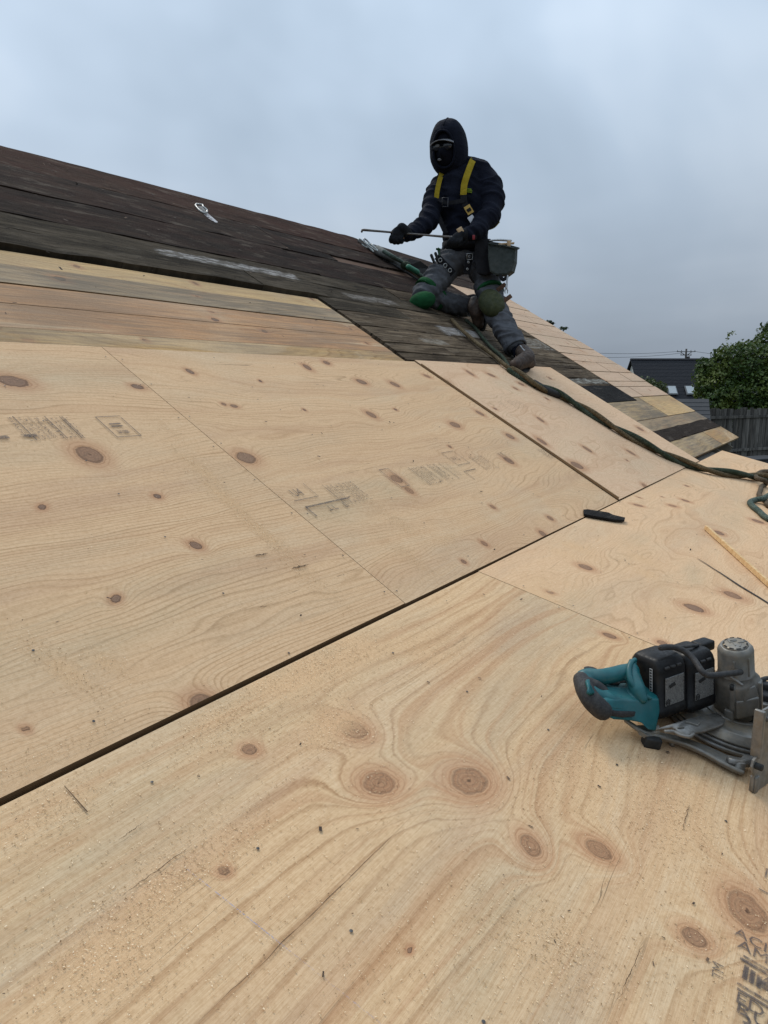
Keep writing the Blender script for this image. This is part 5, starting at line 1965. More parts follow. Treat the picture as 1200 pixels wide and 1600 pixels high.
rr_ = random.Random(3)
for i in range(7):
    a = rr_.uniform(0, 6.28)
    q = rr_.uniform(.004, .018)
    c = mt_+cu_*q*math.cos(a)+cw_*q*math.sin(a)+axm*.0035
    part('cap_rib', bevel_box(c, cu_*.006*math.cos(a*2)+cw_*.006*math.sin(a*2), -cu_*.0012*math.sin(a*2)+cw_*.0012*math.cos(a*2), axm*.0008, .0004, seg=1), M_CAST, mo, False)
# moulded bosses on the housing's front
fwd = -cw_ if (cw_@e_y) > 0 else cw_


def boss(fr, ang, rad, w, d, hgt, bev=.004, mat=M_CAST, nm='housing_boss', tp=(1, 1)):
    dr = cu_*math.sin(ang)+fwd*math.cos(ang)
    tn = np.cross(axm, dr)
    c = mb_+(mt_-mb_)*fr+dr*rad*.001
    return part(nm, bevel_box(c, tn*w*.0005, dr*d*.0005, axm*hgt*.0005, bev, tp), mat, mo)


boss(.25, .08, 37.5, 46, 12, 40, .004)
boss(.44, .28, 36, 36, 12, 26, .006, tp=(.7, .5))
boss(.40, -.58, 40.5, 11, 12, 58, .004)
boss(.30, 1.0, 39, 15, 15, 74, .003)
boss(.13, -.75, 38, 18, 14, 26, .004)
boss(.78, -.50, 34, 4, 3, 34, .001)
boss(.78, .35, 34, 3, 2, 40, .001)
V, F = tube([mb_+(mt_-mb_)*.70+(fwd*math.cos(-.95)-cu_*math.sin(.95))*.0345, mb_+(mt_-mb_)*.58+(fwd*math.cos(-.15)+cu_*math.sin(-.15))*.038], .0030, 8, True)
part('housing_rib', (V, F), M_ALU, mo)
c = mb_+(mt_-mb_)*.565+(fwd*math.cos(-.58)+cu_*math.sin(-.58))*.0440
part('screw_hole', turned(c-axm*.006, c+axm*.004, [(0, 4.5), (1, 4.5)], 12), M_RUB, mo)

# two batteries standing side by side, leaning with the tool
lean = (sp(1030, 1043, 140)-sp(1030, 1122, 42))
lean /= np.linalg.norm(lean)
bx = sp(1112, 1108, 55)-sp(1030, 1122, 50)
bx -= lean*(bx@lean)
bx /= np.linalg.norm(bx)
by = np.cross(lean, bx)


def battery(px0, px1, pyb, pyt, zb, zt):
    a = sp(px0, pyb, zb)
    b = sp(px1, pyb-(px1-px0)*.18, zb)
    w = np.linalg.norm(b-a)
    t = sp(px0, pyt, zt)
    hgt = np.linalg.norm(t-a)
    dep = .078
    c0 = a+bx*w*.5+by*dep*.5
    rings = []
    for f, g, gy in ((0, .94, .94), (.03, 1, 1), (.14, 1, 1), (.145, .975, .985), (.80, .975, .985), (.90, .93, .90), (.965, .84, .80), (1.0, .74, .70)):
        c = c0+lean*hgt*f+by*dep*.04*f
        rings.append(ring(c, bx*w*.5*g, by*dep*.5*gy, 32, 7.0))
    V, F = loft(rings)
    o = part('battery', (V, F), M_BATT)
    return o, a, w, hgt, dep


ba1, a1_, w1_, h1_, d1_ = battery(1031, 1073, 1126, 1034, 42, 150)
ba2, a2_, w2_, h2_, d2_ = battery(1077, 1119, 1117, 1024, 46, 152)
for o, a, w, hgt in ((ba1, a1_, w1_, h1_), (ba2, a2_, w2_, h2_)):
    fc = -by
    c = a+bx*w*.50+lean*hgt*.46-by*.0008+by*.078*.012
    part('label', bevel_box(c, bx*w*.31, by*.0012, lean*hgt*.245, .0004, seg=1), m_lab, o, False)
    c2 = c-lean*hgt*.185-bx*w*.24-by*.0016
    an = np.linspace(0, 2*np.pi, 17)
    part('label_mark', tube([c2+bx*.0048*math.cos(q)+lean*.0060*math.sin(q) for q in an], .0009, 5), M_RUB, o)
    part('label_mark', tube([c2+bx*.0020*math.cos(q)+lean*.0024*math.sin(q) for q in an], .0007, 5), M_RUB, o)
    for i in range(6):
        c3 = c+lean*hgt*(.17-.055*i)+bx*w*.31-by*.0016
        part('label_line', bevel_box(c3, bx*w*.018, by*.0005, lean*hgt*.014*(1+.5*(i % 2)), .0001, seg=1), M_RUB, o, False)
    c4 = c+lean*hgt*.10-bx*w*.10-by*.0016
    part('label_mark', bevel_box(c4, bx*w*.10+lean*.002, by*.0005, lean*hgt*.030-bx*.002, .0005, seg=1), M_RUB, o, False)
    # ribs and latch on the shoulder
    for i in range(3):
        c5 = a+bx*w*(.30+.20*i)+lean*hgt*.86+by*.0045
        part('latch_ridge', bevel_box(c5, bx*w*.075, by*.003, lean*hgt*.020, .001, seg=1), M_GRIP, o, False)
# side of the first battery: white print
lefn = -bx
pc = a1_+by*.020+lean*h1_*.66-bx*.0014
part('side_print', bevel_box(pc, by*.0032, bx*.0004, lean*h1_*.20, .0001, seg=1), M_WHITEP, ba1, False)
for i in range(8):
    part('side_print', bevel_box(pc+lean*h1_*(-.175+.05*i)-bx*.0003, by*.0022, bx*.0003, lean*h1_*.017, .0001, seg=1), M_BATT, ba1, False)
V, F = text_mesh("18V", .016)
V = [pc-bx*.0006-by*(q[1]-.012)*1.0+lean*(q[0]*1.0-h1_*.50) for q in V]
part('voltage_print', (V, F), M_WHITEP, ba1, False)

# rear body and D handle
body = MB()
bits = []


def seg_tube(pts, rads, n=16, m=22):
    P = smooth_path([sp(*q) for q in pts], m)
    r = np.interp(np.linspace(0, 1, m), np.linspace(0, 1, len(rads)), rads)*.001
    return tube(P, r, n, True)


class Saw:
    pass


bits.append(seg_tube([(1004, 1092, 82), (997, 1078, 92), (990, 1060, 104), (987, 1044, 116)], [10, 15, 15, 12]))
bits.append(seg_tube([(985, 1097, 70), (966, 1096, 70), (950, 1092, 72), (942, 1086, 74)], [10, 12, 14, 14]))
bits.append(seg_tube([(988, 1048, 112), (975, 1050, 106), (955, 1055, 98), (935, 1058, 92), (920, 1056, 88), (912, 1058, 84)], [14, 15.5, 15.5, 15.5, 15, 15]))
bits.append(seg_tube([(984, 1070, 86), (980, 1084, 76), (984, 1096, 70)], [8, 8, 10]))
bits.append(seg_tube([(912, 1058, 84), (918, 1072, 80), (930, 1084, 75), (944, 1091, 71)], [14, 13, 13, 14]))
organic('handle_body', bits, .0024, M_TEAL, saw, 3)
bits = [seg_tube([(908, 1062, 83), (914, 1078, 78), (924, 1094, 70), (935, 1105, 62), (941, 1110, 58)], [15.5, 17.5, 18.5, 19, 18.5]),
        seg_tube([(921, 1066, 88), (932, 1073, 84), (941, 1081, 78), (944, 1089, 72)], [10, 12, 12.5, 11])]
fr = [sp(*q) for q in ((941, 1098, 74), (947, 1091, 79), (970, 1091, 80), (1000, 1093, 80), (1006, 1089, 84), (1029, 1091, 84), (1030, 1110, 62), (1024, 1141, 31), (1012, 1139, 34), (1001, 1128, 42), (984, 1125, 46), (958, 1123, 48), (944, 1117, 53))]
part('handle_block', bevel_prism([q-e_y*.004 for q in fr], e_y*.040+e_n*.004, .0035), M_TEAL, saw)
part('handle_scuff', bevel_prism([sp(*q)-e_y*.0055 for q in ((948, 1106, 66), (962, 1109, 63), (992, 1110, 62), (990, 1117, 55), (972, 1119, 53), (952, 1116, 55))], e_y*.003, .0006, 1), M_GRIP, saw)
part('panel_ridge', seg_tube([(947, 1102, 70), (962, 1106, 66), (996, 1107, 65), (1009, 1101, 71), (1027, 1100, 74)], [1.6, 2.0, 2.0, 2.0, 1.8], 8), M_TEAL, saw)
wb = [sp(*q) for q in ((932, 1062, 80), (955, 1056, 82), (984, 1052, 84), (992, 1085, 80), (980, 1090, 74), (970, 1082, 74), (948, 1080, 74))]
part('handle_web', bevel_prism(wb, -e_n*.022, .003), M_TEAL, saw)
cf = [sp(*q) for q in ((989, 1034, 128), (996, 1034, 128), (994, 1058, 110), (1014, 1090, 86), (1006, 1094, 82), (994, 1084, 88), (984, 1070, 98), (982, 1050, 114))]
part('collar_face', bevel_prism(cf, e_y*.020-e_n*.004, .003), M_TEAL, saw)
part('recess_shade', bevel_prism([sp(*q)+e_n*.0008 for q in ((946, 1061, 80), (960, 1057, 82), (978, 1055, 83), (979, 1066, 82), (964, 1070, 79), (950, 1069, 78))], -e_n*.004, .001, 1), M_RUB, saw)  # black inset paints the shade inside the handle's recess
grip = organic('grip', bits, .0022, M_GRIP, saw, 6)
part('grip_end_pad', ellipsoid(sp(924, 1046, 98), e_x*.015, e_y*.008, e_n*.0045, 16, 8), M_GRIP, saw)
part('grip_inlay', prism([sp(915.5, 1062, 101), sp(921, 1061, 102), (sp(922.5, 1069, 98)), sp(929, 1081, 92), sp(922, 1082, 92), sp(917.5, 1079, 94), sp(919, 1073, 96)], -e_n*.006), M_TEAL, grip)
part('trigger', bevel_box(sp(961, 1087, 72), e_x*.014, e_y*.010, e_n*.008, .004), M_GRIP, saw)
part('collar_rim', seg_tube([(1016, 1091, 86), (1000, 1082, 91), (989, 1070, 100), (984, 1058, 109), (983, 1046, 118), (986, 1036, 126), (992, 1031, 129)], [3.5, 4.5, 5.5, 6, 6, 5.5, 4.5], 12, 26), M_TEAL, saw)
# battery shoe: black carcass behind and below
part('battery_seat', bevel_box(sp(1072, 1090, 60)+by*.060, bx*.075, by*.030, lean*.050, .008), M_BATT, saw)
part('battery_seat', bevel_box(sp(1098, 1008, 155), bx*.020, by*.014, lean*.010, .004), M_BATT, saw)

# rafter hook
hk = [(1033, 1012, 172), (1042, 1011, 174), (1056, 1012, 174), (1070, 1018, 172), (1082, 1028, 168), (1090, 1039, 164), (1097, 1049, 160), (1106, 1055, 157), (1118, 1055, 156), (1136, 1053, 154), (1157, 1050, 152)]
part('rafter_hook', tube(smooth_path([sp(*q) for q in hk], 46), .0058, 12, True), M_GRIP, saw)
part('rafter_hook', tube([sp(1040, 1013, 168), sp(1066, 1011, 165), sp(1090, 1008, 162)], .0035, 8, True), M_GRIP, saw)

# guard, blade, lever
gc = L(63, 56, 0)


def disc(z0, z1, r, prof=None, n=64, c=gc):
    b, t = c+e_n*z0*.001, c+e_n*z1*.001
    return loft([ring(b+(t-b)*f, e_x*rad*.001, e_y*rad*.001, n) for f, rad in (prof or [(0, r-2), (.15, r), (.85, r), (1, r-2)])])


part('lower_guard', disc(5, 13, 121), M_ALU, saw)
part('saw_blade', disc(16.5, 18.5, 92), M_BLADE, saw)
part('guard_ring', disc(14, 21, 117), M_ALU, saw)
gd = part('blade_guard', disc(22, 40, 108, [(0, 108), (.06, 114), (.28, 114), (.34, 110), (.55, 109.5), (.62, 104), (.92, 102.5), (1.0, 98)]), M_CASTD, saw)
part('guard_rib', disc(39, 42.5, 62, [(0, 62), (.7, 62), (1, 59)], 48, c=L(70, 62, 0)), M_CAST, gd)
lv = [(1026, 1139), (1050, 1135), (1056, 1138), (1059, 1145), (1075, 1150), (1083, 1149), (1085, 1144), (1103, 1141), (1119, 1136), (1130, 1131), (1134, 1126), (1126, 1117), (1120, 1113), (1104, 1116), (1080, 1122), (1052, 1130)]
part('guard_lever', prism([sp(a, b, 50) for a, b in lv], -e_n*.005), M_ALU, saw)
part('lever_lip', tube(smooth_path([sp(a, b, 50) for a, b in ((1040, 1143), (1052, 1143), (1062, 1148), (1076, 1151), (1083, 1147))], 20), .0035, 8, True), M_ALU, saw)
for (a, b, c_, d) in ((1064, 1137, 8, .4), (1082, 1131, 10, -.3), (1092, 1131, 7, .9), (1075, 1129, 6, .2)):
    part('lever_rib', bevel_box(sp(a, b, 52), (e_x*math.cos(d)+e_y*math.sin(d))*c_*.001, (-e_x*math.sin(d)+e_y*math.cos(d))*.0012, e_n*.002, .0006, seg=1), M_CASTD, saw, False)
# curved rear fender under the handle and rubber foot
fe = [(978, 1126, 26), (988, 1133, 24), (1000, 1141, 22), (1012, 1146, 21), (1025, 1146, 21)]
part('rear_fender', tube(smooth_path([sp(*q) for q in fe], 20), np.linspace(.004, .0065, 20), 10, True), M_CASTD, saw)
part('rear_fender', prism([sp(996, 1133, 28), sp(1030, 1133, 30), sp(1031, 1149, 22), sp(1012, 1150, 22), sp(1000, 1142, 24)], -e_n*.008), M_CASTD, saw, False)
part('rubber_foot', bevel_box(sp(1018, 1158, 10), e_x*.016, e_y*.012, e_n*.0105, .004), M_RUB, saw)
part('bolt', turned(sp(1050, 1166, 0), sp(1050, 1157, 10), [(0, 5), (.6, 5.5), (1, 4)], 12), M_ALU, saw)
c1 = smooth_path([sp(1022, 1142, 20), sp(1062, 1150, 17), sp(1100, 1163, 15), sp(1140, 1181, 14), sp(1165, 1193, 13)], 16)
c2 = smooth_path([sp(1022, 1149, 20), sp(1060, 1159, 17), sp(1096, 1174, 15), sp(1134, 1195, 14), sp(1160, 1207, 13)], 16)
part('guard_skirt', bevel_prism(list(c1)+list(c2[::-1]), -e_n*.007, .0012), M_CASTD, saw)
part('skirt_lip', tube(c2, .0040, 8, True), M_CAST, saw)
# front pivot and base plate standing on edge
part('pivot_bracket', prism([sp(1137, 1180, 24), sp(1158, 1184, 24), sp(1162, 1179, 24), sp(1178, 1182, 24), sp(1176, 1192, 22), sp(1160, 1193, 22), sp(1140, 1189, 22)], -e_n*.010), M_ALU, saw)
part('pivot_knob', turned(sp(1154, 1203, 6), sp(1155, 1190, 20), [(0, 10), (.25, 12), (.3, 10.5), (.55, 12), (.6, 10.5), (.85, 12), (1, 9)], 24), M_ALU, saw)
P0, P1 = sp(1177, 1240, 0), sp(1190, 1112, 150)
upv = (P1-P0)/np.linalg.norm(P1-P0)
hgt = np.linalg.norm(P1-P0)
dpt = e_x*.80+e_y*.60
dpt -= upv*(dpt@upv)
dpt /= np.linalg.norm(dpt)
nrm = np.cross(upv, dpt)
prof = [(0, 0), (-.004, .006), (-.003, .035), (-.010, .045), (-.014, .055), (-.010, .066), (.002, .070), (.003, .110), (.002, hgt-.012), (.010, hgt), (.28, hgt), (.28, 0)]
poly = [P0+dpt*a+upv*b for a, b in prof]
bs = part('base_plate', prism(poly, nrm*.004), M_ALU, saw, False)
part('plate_flange', bevel_box(P0+upv*hgt*.72+dpt*.004+nrm*.004, dpt*.004, nrm*.009, upv*hgt*.28, .002), M_ALU, bs)
part('plate_flange', bevel_box(P0+upv*hgt*.10+dpt*.007+nrm*.003, dpt*.007, nrm*.006, upv*hgt*.10, .002), M_ALU, bs)
part('pivot_pin', turned(P0+upv*.055-dpt*.003-nrm*.012, P0+upv*.055-dpt*.003+nrm*.010, [(0, 6), (1, 6)], 14), M_RUB, bs)
part('plate_rail', bevel_box(P0+upv*(hgt-.02)+dpt*.15, dpt*.13, nrm*.008, upv*.004, .002), M_ALU, bs)
# depth levers at the back of the motor
part('depth_lever', tube([sp(1180, 1066, 95), sp(1196, 1060, 95), sp(1215, 1058, 95)], .005, 8, True), M_GRIP, saw)
part('depth_lever', bevel_box(sp(1197, 1072, 85), e_x*.020, e_y*.010, e_n*.008, .003), M_GRIP, saw)
part('depth_bracket', bevel_box(sp(1196, 1092, 66), e_x*.018, e_y*.014, e_n*.014, .004), M_GRIP, saw)
part('depth_bracket', bevel_box(sp(1192, 1103, 56), e_x*.012, e_y*.012, e_n*.010, .003), M_ALU, saw)
part('motor_mount', bevel_box(sp(1176, 1118, 50), e_x*.014, e_y*.016, e_n*.012, .003), M_RUB, saw)

# ------------------------------------------------------------------ sawdust and small chips
m_dust, kk = material("sawdust_chips")
oi = kk.n('ShaderNodeNewGeometry').outputs['Random Per Island']
finish(kk, kk.ramp(oi, [(0.0, (0.18, 0.10, 0.045)), (.30, (0.44, 0.29, 0.14)), (.75, (0.66, 0.47, 0.27)), (1.0, (0.78, 0.61, 0.41))]), .9)


def scatter(name, a, n_even, area, spots, per, seed, smin, smax, mat, hbase=.0022):
    r = np.random.default_rng(seed)
    u = r.uniform(area[0], area[1], n_even)
    v = r.uniform(area[2], area[3], n_even)
    keep = (vnoise(u*5, v*5, 0, seed) > r.uniform(-1.2, .9, n_even))
    U_, V_ = [u[keep]], [v[keep]]
    for (cu, cv, su, sv, ang, amp) in spots:
        m = int(per*amp*(su*sv)/(.05*.05))
        x, y = r.standard_normal(m)*su*.75, r.standard_normal(m)*sv*.75
        c, s = math.cos(ang), math.sin(ang)
        U_.append(cu+x*c-y*s)
        V_.append(cv+x*s+y*c)
    u, v = np.concatenate(U_), np.concatenate(V_)
    ok = (u > area[0]) & (u < area[1]) & (v > area[2]) & (v < area[3])
    u, v = u[ok], v[ok]
    n = len(u)
    ln = smin+(smax-smin)*r.random(n)**2.5
    wd = ln*r.uniform(.25, .7, n)
    an = r.uniform(0, 2*np.pi, n)
    til = r.normal(0, .35, n)
    c, s = np.cos(an), np.sin(an)
    h = hbase+wd*.3
    q = np.stack([np.stack([u+(c*ln*a_-s*wd*b_), v+(s*ln*a_+c*wd*b_), h+til*ln*a_*.5+b_*wd*.2*til], 1) for a_, b_ in ((-.5, -.5), (.5, -.4), (.45, .5), (-.5, .4))], 1)
    cs, sn = math.cos(a), math.sin(a)
    P = q.reshape(-1, 3)
    Wd = np.stack([P[:, 0], P[:, 1]*cs-P[:, 2]*sn, P[:, 1]*sn+P[:, 2]*cs], 1)
    Fa = np.arange(4*n).reshape(n, 4)
    me = bpy.data.meshes.new(name)
    me.vertices.add(4*n)
    me.vertices.foreach_set('co', Wd.ravel())
    me.loops.add(4*n)
    me.loops.foreach_set('vertex_index', Fa.ravel())
    me.polygons.add(n)
    me.polygons.foreach_set('loop_start', np.arange(n)*4)
    me.polygons.foreach_set('loop_total', np.full(n, 4))
    me.update()
    me.validate()
    me.materials.append(mat)
    o = bpy.data.objects.new(name, me)
    COL.objects.link(o)
    return tag(o, kind='stuff')


tag(scatter('sawdust', A2, 46000, (-3.15, -1.50, -.93, -.008), sD, 900, 11, .0006, .0026, m_dust, .0022), 'pale sawdust scattered over the near low sheets')
tag(scatter('sawdust', A2, 6000, (-1.48, .6, -.8, -.008), sE, 60, 12, .001, .0045, m_dust, .0022), 'thin sawdust on the sheets behind the saw')
tag(scatter('sawdust', A1, 9000, (-2.9, -.02, .02, 1.2), sA+sB, 900, 13, .0007, .0028, m_dust, .0022), 'trails of sawdust down the steep plywood')
m_bit, kk = material("dark_bits")
oi = kk.n('ShaderNodeNewGeometry').outputs['Random Per Island']
finish(kk, kk.ramp(oi, [(0.0, (0.025, 0.016, 0.012)), (.7, (0.06, 0.035, 0.022)), (1.0, (0.16, 0.10, 0.06))]), .9)
tag(scatter('debris', A2, 300, (-3.1, .8, -.93, -.008), [], 0, 14, .002, .009, m_bit, .0024), 'tiny dark bark and tar crumbs on the low sheets')
tag(scatter('debris', A1, 260, (-3.0, 1.9, .02, 1.22), [], 0, 15, .002, .010, m_bit, .0050), 'tiny dark bark and tar crumbs on the steep sheets')
tag(scatter('debris', A1, 900, (-2.8, 4.0, 1.3, 3.25), [], 0, 16, .004, .020, m_bit, .0150), 'torn tar paper crumbs on the old boards')

# ------------------------------------------------------------------ ground and neighbourhood
m_ground, kk = material("dry_grass_ground")
co = objco(kk)
c = kk.mix(kk.ss(kk.noise(co, .25, 4.0), .4, .65), (0.045, 0.060, 0.022), (0.120, 0.105, 0.060))
c = kk.mix(kk.ss(kk.noise(co, 9, 4.0), .4, .65), c, (0.070, 0.075, 0.032))
finish(kk, c, .95, kk.bump(kk.noise(co, 30, 4.0), .6, .05))
gs = 900.0
ns = 24
V = [(-gs+2*gs*i/ns, -gs+2*gs*j/ns, GZ) for j in range(ns+1) for i in range(ns+1)]
F = [(j*(ns+1)+i, j*(ns+1)+i+1, (j+1)*(ns+1)+i+1, (j+1)*(ns+1)+i) for j in range(ns) for i in range(ns)]
tag(mesh_obj('ground', V, F, m_ground, None), 'dry grass ground around the houses', kind='structure')


def far(px, py, d):
    """point seen at (px, py), d metres from the camera in plan depth"""
    return at(px, py, d)


# fence of grey boards
m_pick = []
for i in range(4):
    g = .075+.024*i
    m_pick.append(plank_material("fence_board_%s" % "abcd"[i], (g*.55, g*.52, g*.48), (g*1.9, g*1.8, g*1.65), streak=.8))
fa, fb = far(1085, 641, 23.4), far(1300, 630, 26.5)
fa[2] = CAM[2]-.82
fb[2] = CAM[2]-.82
fd = (fb-fa)
fd[2] = 0
flen = np.linalg.norm(fd)
fd /= flen
fn = np.array([fd[1], -fd[0], 0])
if fn@(CAM-fa) < 0:
    fn = -fn
fence = thing('wooden_fence', (fa[0], fa[1], GZ), 'weathered grey board fence below the leafy tree at the right', 'fence')
w = .165
npk = int(flen/w)
rf = np.random.default_rng(8)
for i in range(npk):
    c = fa+fd*(w*(i+.5))
    top = fa[2]+.02*rf.standard_normal()
    hgt = (top-GZ-.05)/2
    V, F = bevel_box(np.array([c[0], c[1], GZ+.05+hgt])+fn*.006*rf.standard_normal(), fd*(w*.5-.006), fn*.010, Z*hgt, .004, (1, 1), 1)
    mesh_obj('picket', V, F, m_pick[int(rf.integers(0, 4))], fence, False)
for zz_, hh in ((fa[2]-.27, .045), (fa[2]-1.36, .045)):
    c = (fa+fb)/2
    V, F = bevel_box(np.array([c[0], c[1], zz_])+fn*.035, fd*flen/2, fn*.022, Z*hh, .004, (1, 1), 1)
    mesh_obj('rail', V, F, m_pick[2], fence, False)
for i in range(0, npk, 14):
    c = fa+fd*(w*i)
    V, F = bevel_box(np.array([c[0], c[1], (GZ+fa[2])/2])-fn*.06, fd*.045, fn*.045, Z*(fa[2]-GZ)/2, .004, (1, 1), 1)
    mesh_obj('post', V, F, m_pick[1], fence, False)
pp = far(1185, 735, 22.5)
cmp_ = thing('compost_bin', (pp[0], pp[1], GZ), 'dark box standing in front of the grey fence', 'bin')
bz = CAM[2]-(715-599)/F_PX*22.5
hz2 = (bz-GZ)/2
mesh_obj('bin_body', *bevel_box(np.array([pp[0], pp[1], GZ+hz2]), fd*.75, fn*.35, Z*hz2, .02), plain("dark_bin", (.014, .015, .018), (.024, .025, .03), .6), cmp_)
mesh_obj('bin_lid', *bevel_box(np.array([pp[0], pp[1], bz+.02]), fd*.78, fn*.38, Z*.025, .01), plain("dark_lid", (.02, .021, .024), (.03, .031, .035), .6), cmp_)

# shed with a small gable
m_shing, kk = material("shed_shingles")
co = objco(kk)
bw = kk.n('ShaderNodeTexBrick')
kk.put(bw.inputs[0], co)
finish(kk, kk.mix(kk.noise(co, 4, 4.0), (0.030, 0.031, 0.034), (0.062, 0.063, 0.066)), .85, kk.bump(kk.noise(co, 40, 3.0), .4, .01))
sh0 = far(1064, 624, 20.5)
sh1 = far(1106, 624, 20.5)
shed = thing('shed', (sh0[0], sh0[1], GZ), 'small dark shingled shed beside the left end of the fence', 'shed')
sx_ = (sh1-sh0)
sx_[2] = 0
slen = np.linalg.norm(sx_)
sx_ /= slen
sy_ = np.array([-sx_[1], sx_[0], 0])
if sy_@Y < 0:
    sy_ = -sy_
# turn the shed a little so its gable end shows
ca_, sa_ = math.cos(.28), math.sin(.28)
sx_, sy_ = sx_*ca_-sy_*sa_, sy_*ca_+sx_*sa_
rz_ = sh0[2]
rows = 6
for side in (-1, 1):
    for i in range(rows):
        f0, f1 = i/rows, (i+1)/rows
        V, F = prism([sh0-sx_*.9+sy_*side*.75*f0-Z*(.62*f0-.012), sh1+sx_*.02+sy_*side*.75*f0-Z*(.62*f0-.012), sh1+sx_*.02+sy_*side*.75*f1-Z*(.62*f1-.025), sh0-sx_*.9+sy_*side*.75*f1-Z*(.62*f1-.025)], -Z*.03)
        mesh_obj('shingle_course', V, F, m_shing, shed, False)
g0 = sh1-sx_*.10
V, F = prism([g0-sy_*.66-Z*.58, g0+sy_*.66-Z*.58, g0-Z*.06], -sx_*.04)
mesh_obj('gable', V, F, plain("shed_gable", (.05, .048, .045), (.075, .072, .068), .8), shed, False)
V, F = prism([sh0-sx_*.8-sy_*.62-Z*.56, sh1-sx_*.12-sy_*.62-Z*.56, sh1-sx_*.12+sy_*.62-Z*.56, sh0-sx_*.8+sy_*.62-Z*.56], -Z*(rz_-.56-GZ))
mesh_obj('wall', V, F, m_pick[1], shed, False)
for s in (-1, 1):
    V, F = prism([sh1+sx_*.03-Z*.0, sh1+sx_*.03+sy_*s*.77-Z*.64, sh1+sx_*.03+sy_*s*.77-Z*.72, sh1+sx_*.03-Z*.09], -sx_*.03)
    mesh_obj('barge_board', V, F, m_pick[3], shed, False)

# the neighbour's dark roof
m_nroof, kk = material("dark_blue_shingles")
co = objco(kk)
finish(kk, kk.mix(kk.noise(kk.vmul(co, (1, 1, 6)), 1.2, 5.0), (0.005, 0.006, 0.0095), (0.011, 0.0125, 0.017)), .9, kk.bump(kk.noise(co, 9, 3.0), .5, .05))
n0, n1 = far(985, 561.5, 42), far(1150, 561.5, 42)
nb_ = thing('neighbour_house', (n0[0], n0[1], GZ), 'neighbouring house with a steep dark blue shingle roof and two skylights', 'house')
nx_ = n1-n0
nx_[2] = 0
nl_ = np.linalg.norm(nx_)
nx_ /= nl_
ny_ = np.array([-nx_[1], nx_[0], 0])
if ny_@Y < 0:
    ny_ = -ny_
zr_ = n0[2]
ev = 2.75
rows = 14
for side in (-1, 1):
    for i in range(rows):
        f0, f1 = i/rows, (i+1)/rows
        V, F = prism([n0-nx_*.0+ny_*side*2.6*f0-Z*(ev*f0-.02), n1+nx_*3+ny_*side*2.6*f0-Z*(ev*f0-.02), n1+nx_*3+ny_*side*2.6*f1-Z*(ev*f1-.028), n0+ny_*side*2.6*f1-Z*(ev*f1-.028)], -Z*.06)
        mesh_obj('shingle_course', V, F, m_nroof, nb_, False)
V, F = prism([n0+nx_*.15-ny_*2.3-Z*2.5, n0+nx_*.15-Z*.15, n0+nx_*.15+ny_*2.3-Z*2.5, n0+nx_*.15+ny_*2.3-Z*(zr_-GZ), n0+nx_*.15-ny_*2.3-Z*(zr_-GZ)], nx_*(nl_+2.5))
mesh_obj('wall', V, F, m_wall, nb_, False)
V, F = prism([n0-Z*.02-ny_*.1, n0-Z*.02+ny_*.1, n0+Z*.06], nx_*(nl_+3))
mesh_obj('ridge_cap', V, F, m_nroof, nb_, False)
m_sky, kk = material("skylight_glass")
finish(kk, kk.mix(kk.noise(objco(kk), 4, 3.0), (0.30, 0.33, 0.34), (0.46, 0.49, 0.49)), .25)
for px in (1054.5, 1083):
    f = .78
    for nm, gx, gy, up, mt in (('skylight', .26, .24, .09, plain("skylight_frame", (.10, .105, .11), None, .6)), ('glass', .21, .20, .115, m_sky)):
        c0 = far(px, 612, 40.2)
        fr = (zr_-c0[2])/ev
        c0 = n0+nx_*((c0-n0)@nx_)-ny_*2.6*fr-Z*ev*fr
        sl = -ny_*2.6-Z*ev
        sl /= np.linalg.norm(sl)
        nm_ = np.cross(sl, nx_)
        if nm_[2] < 0:
            nm_ = -nm_
        V, F = bevel_box(c0+nm_*up, nx_*gx, sl*gy*1.35, nm_*.04, .01, seg=1)
        if nm == 'skylight':
            so_ = mesh_obj(nm, V, F, mt, nb_, False)
        else:
            mesh_obj(nm, V, F, mt, so_, False)

# utility pole and wires
pt = far(1072.5, 545, 75)
pole = thing('utility_pole', (pt[0], pt[1], GZ), 'utility pole with a crossarm just above the neighbouring roof ridge', 'utility pole')
M_POLE = plain("pole_wood", (.035, .032, .03), (.06, .055, .05), .9, 6)
mesh_obj('pole', *tube([np.array([pt[0], pt[1], GZ]), pt], [.13, .09], 10), M_POLE, pole)
for dz, hw, sk in ((-.28, .95, .1), (-.62, .55, -.3)):
    c = pt+Z*dz
    V, F = bevel_box(c, X*hw+Z*.02*sk, Y*.05, Z*.032, .01, seg=1)
    mesh_obj('crossarm', V, F, M_POLE, pole, False)
    for q in (-.92, -.5, .5, .92):
        mesh_obj('insulator', *tube([c+X*hw*q, c+X*hw*q+Z*.14], [.035, .025], 8, True), M_POLE, pole)
mesh_obj('transformer', *tube([pt+X*.30-Z*1.25, pt+X*.24-Z*.75], .15, 12), M_POLE, pole)
for s in (-1, 1):
    mesh_obj('brace', *tube([pt-Z*.7, pt+X*s*.6-Z*.28], .03, 6), M_POLE, pole)
M_WIRE = plain("power_cable", (.03, .032, .035), None, .8)
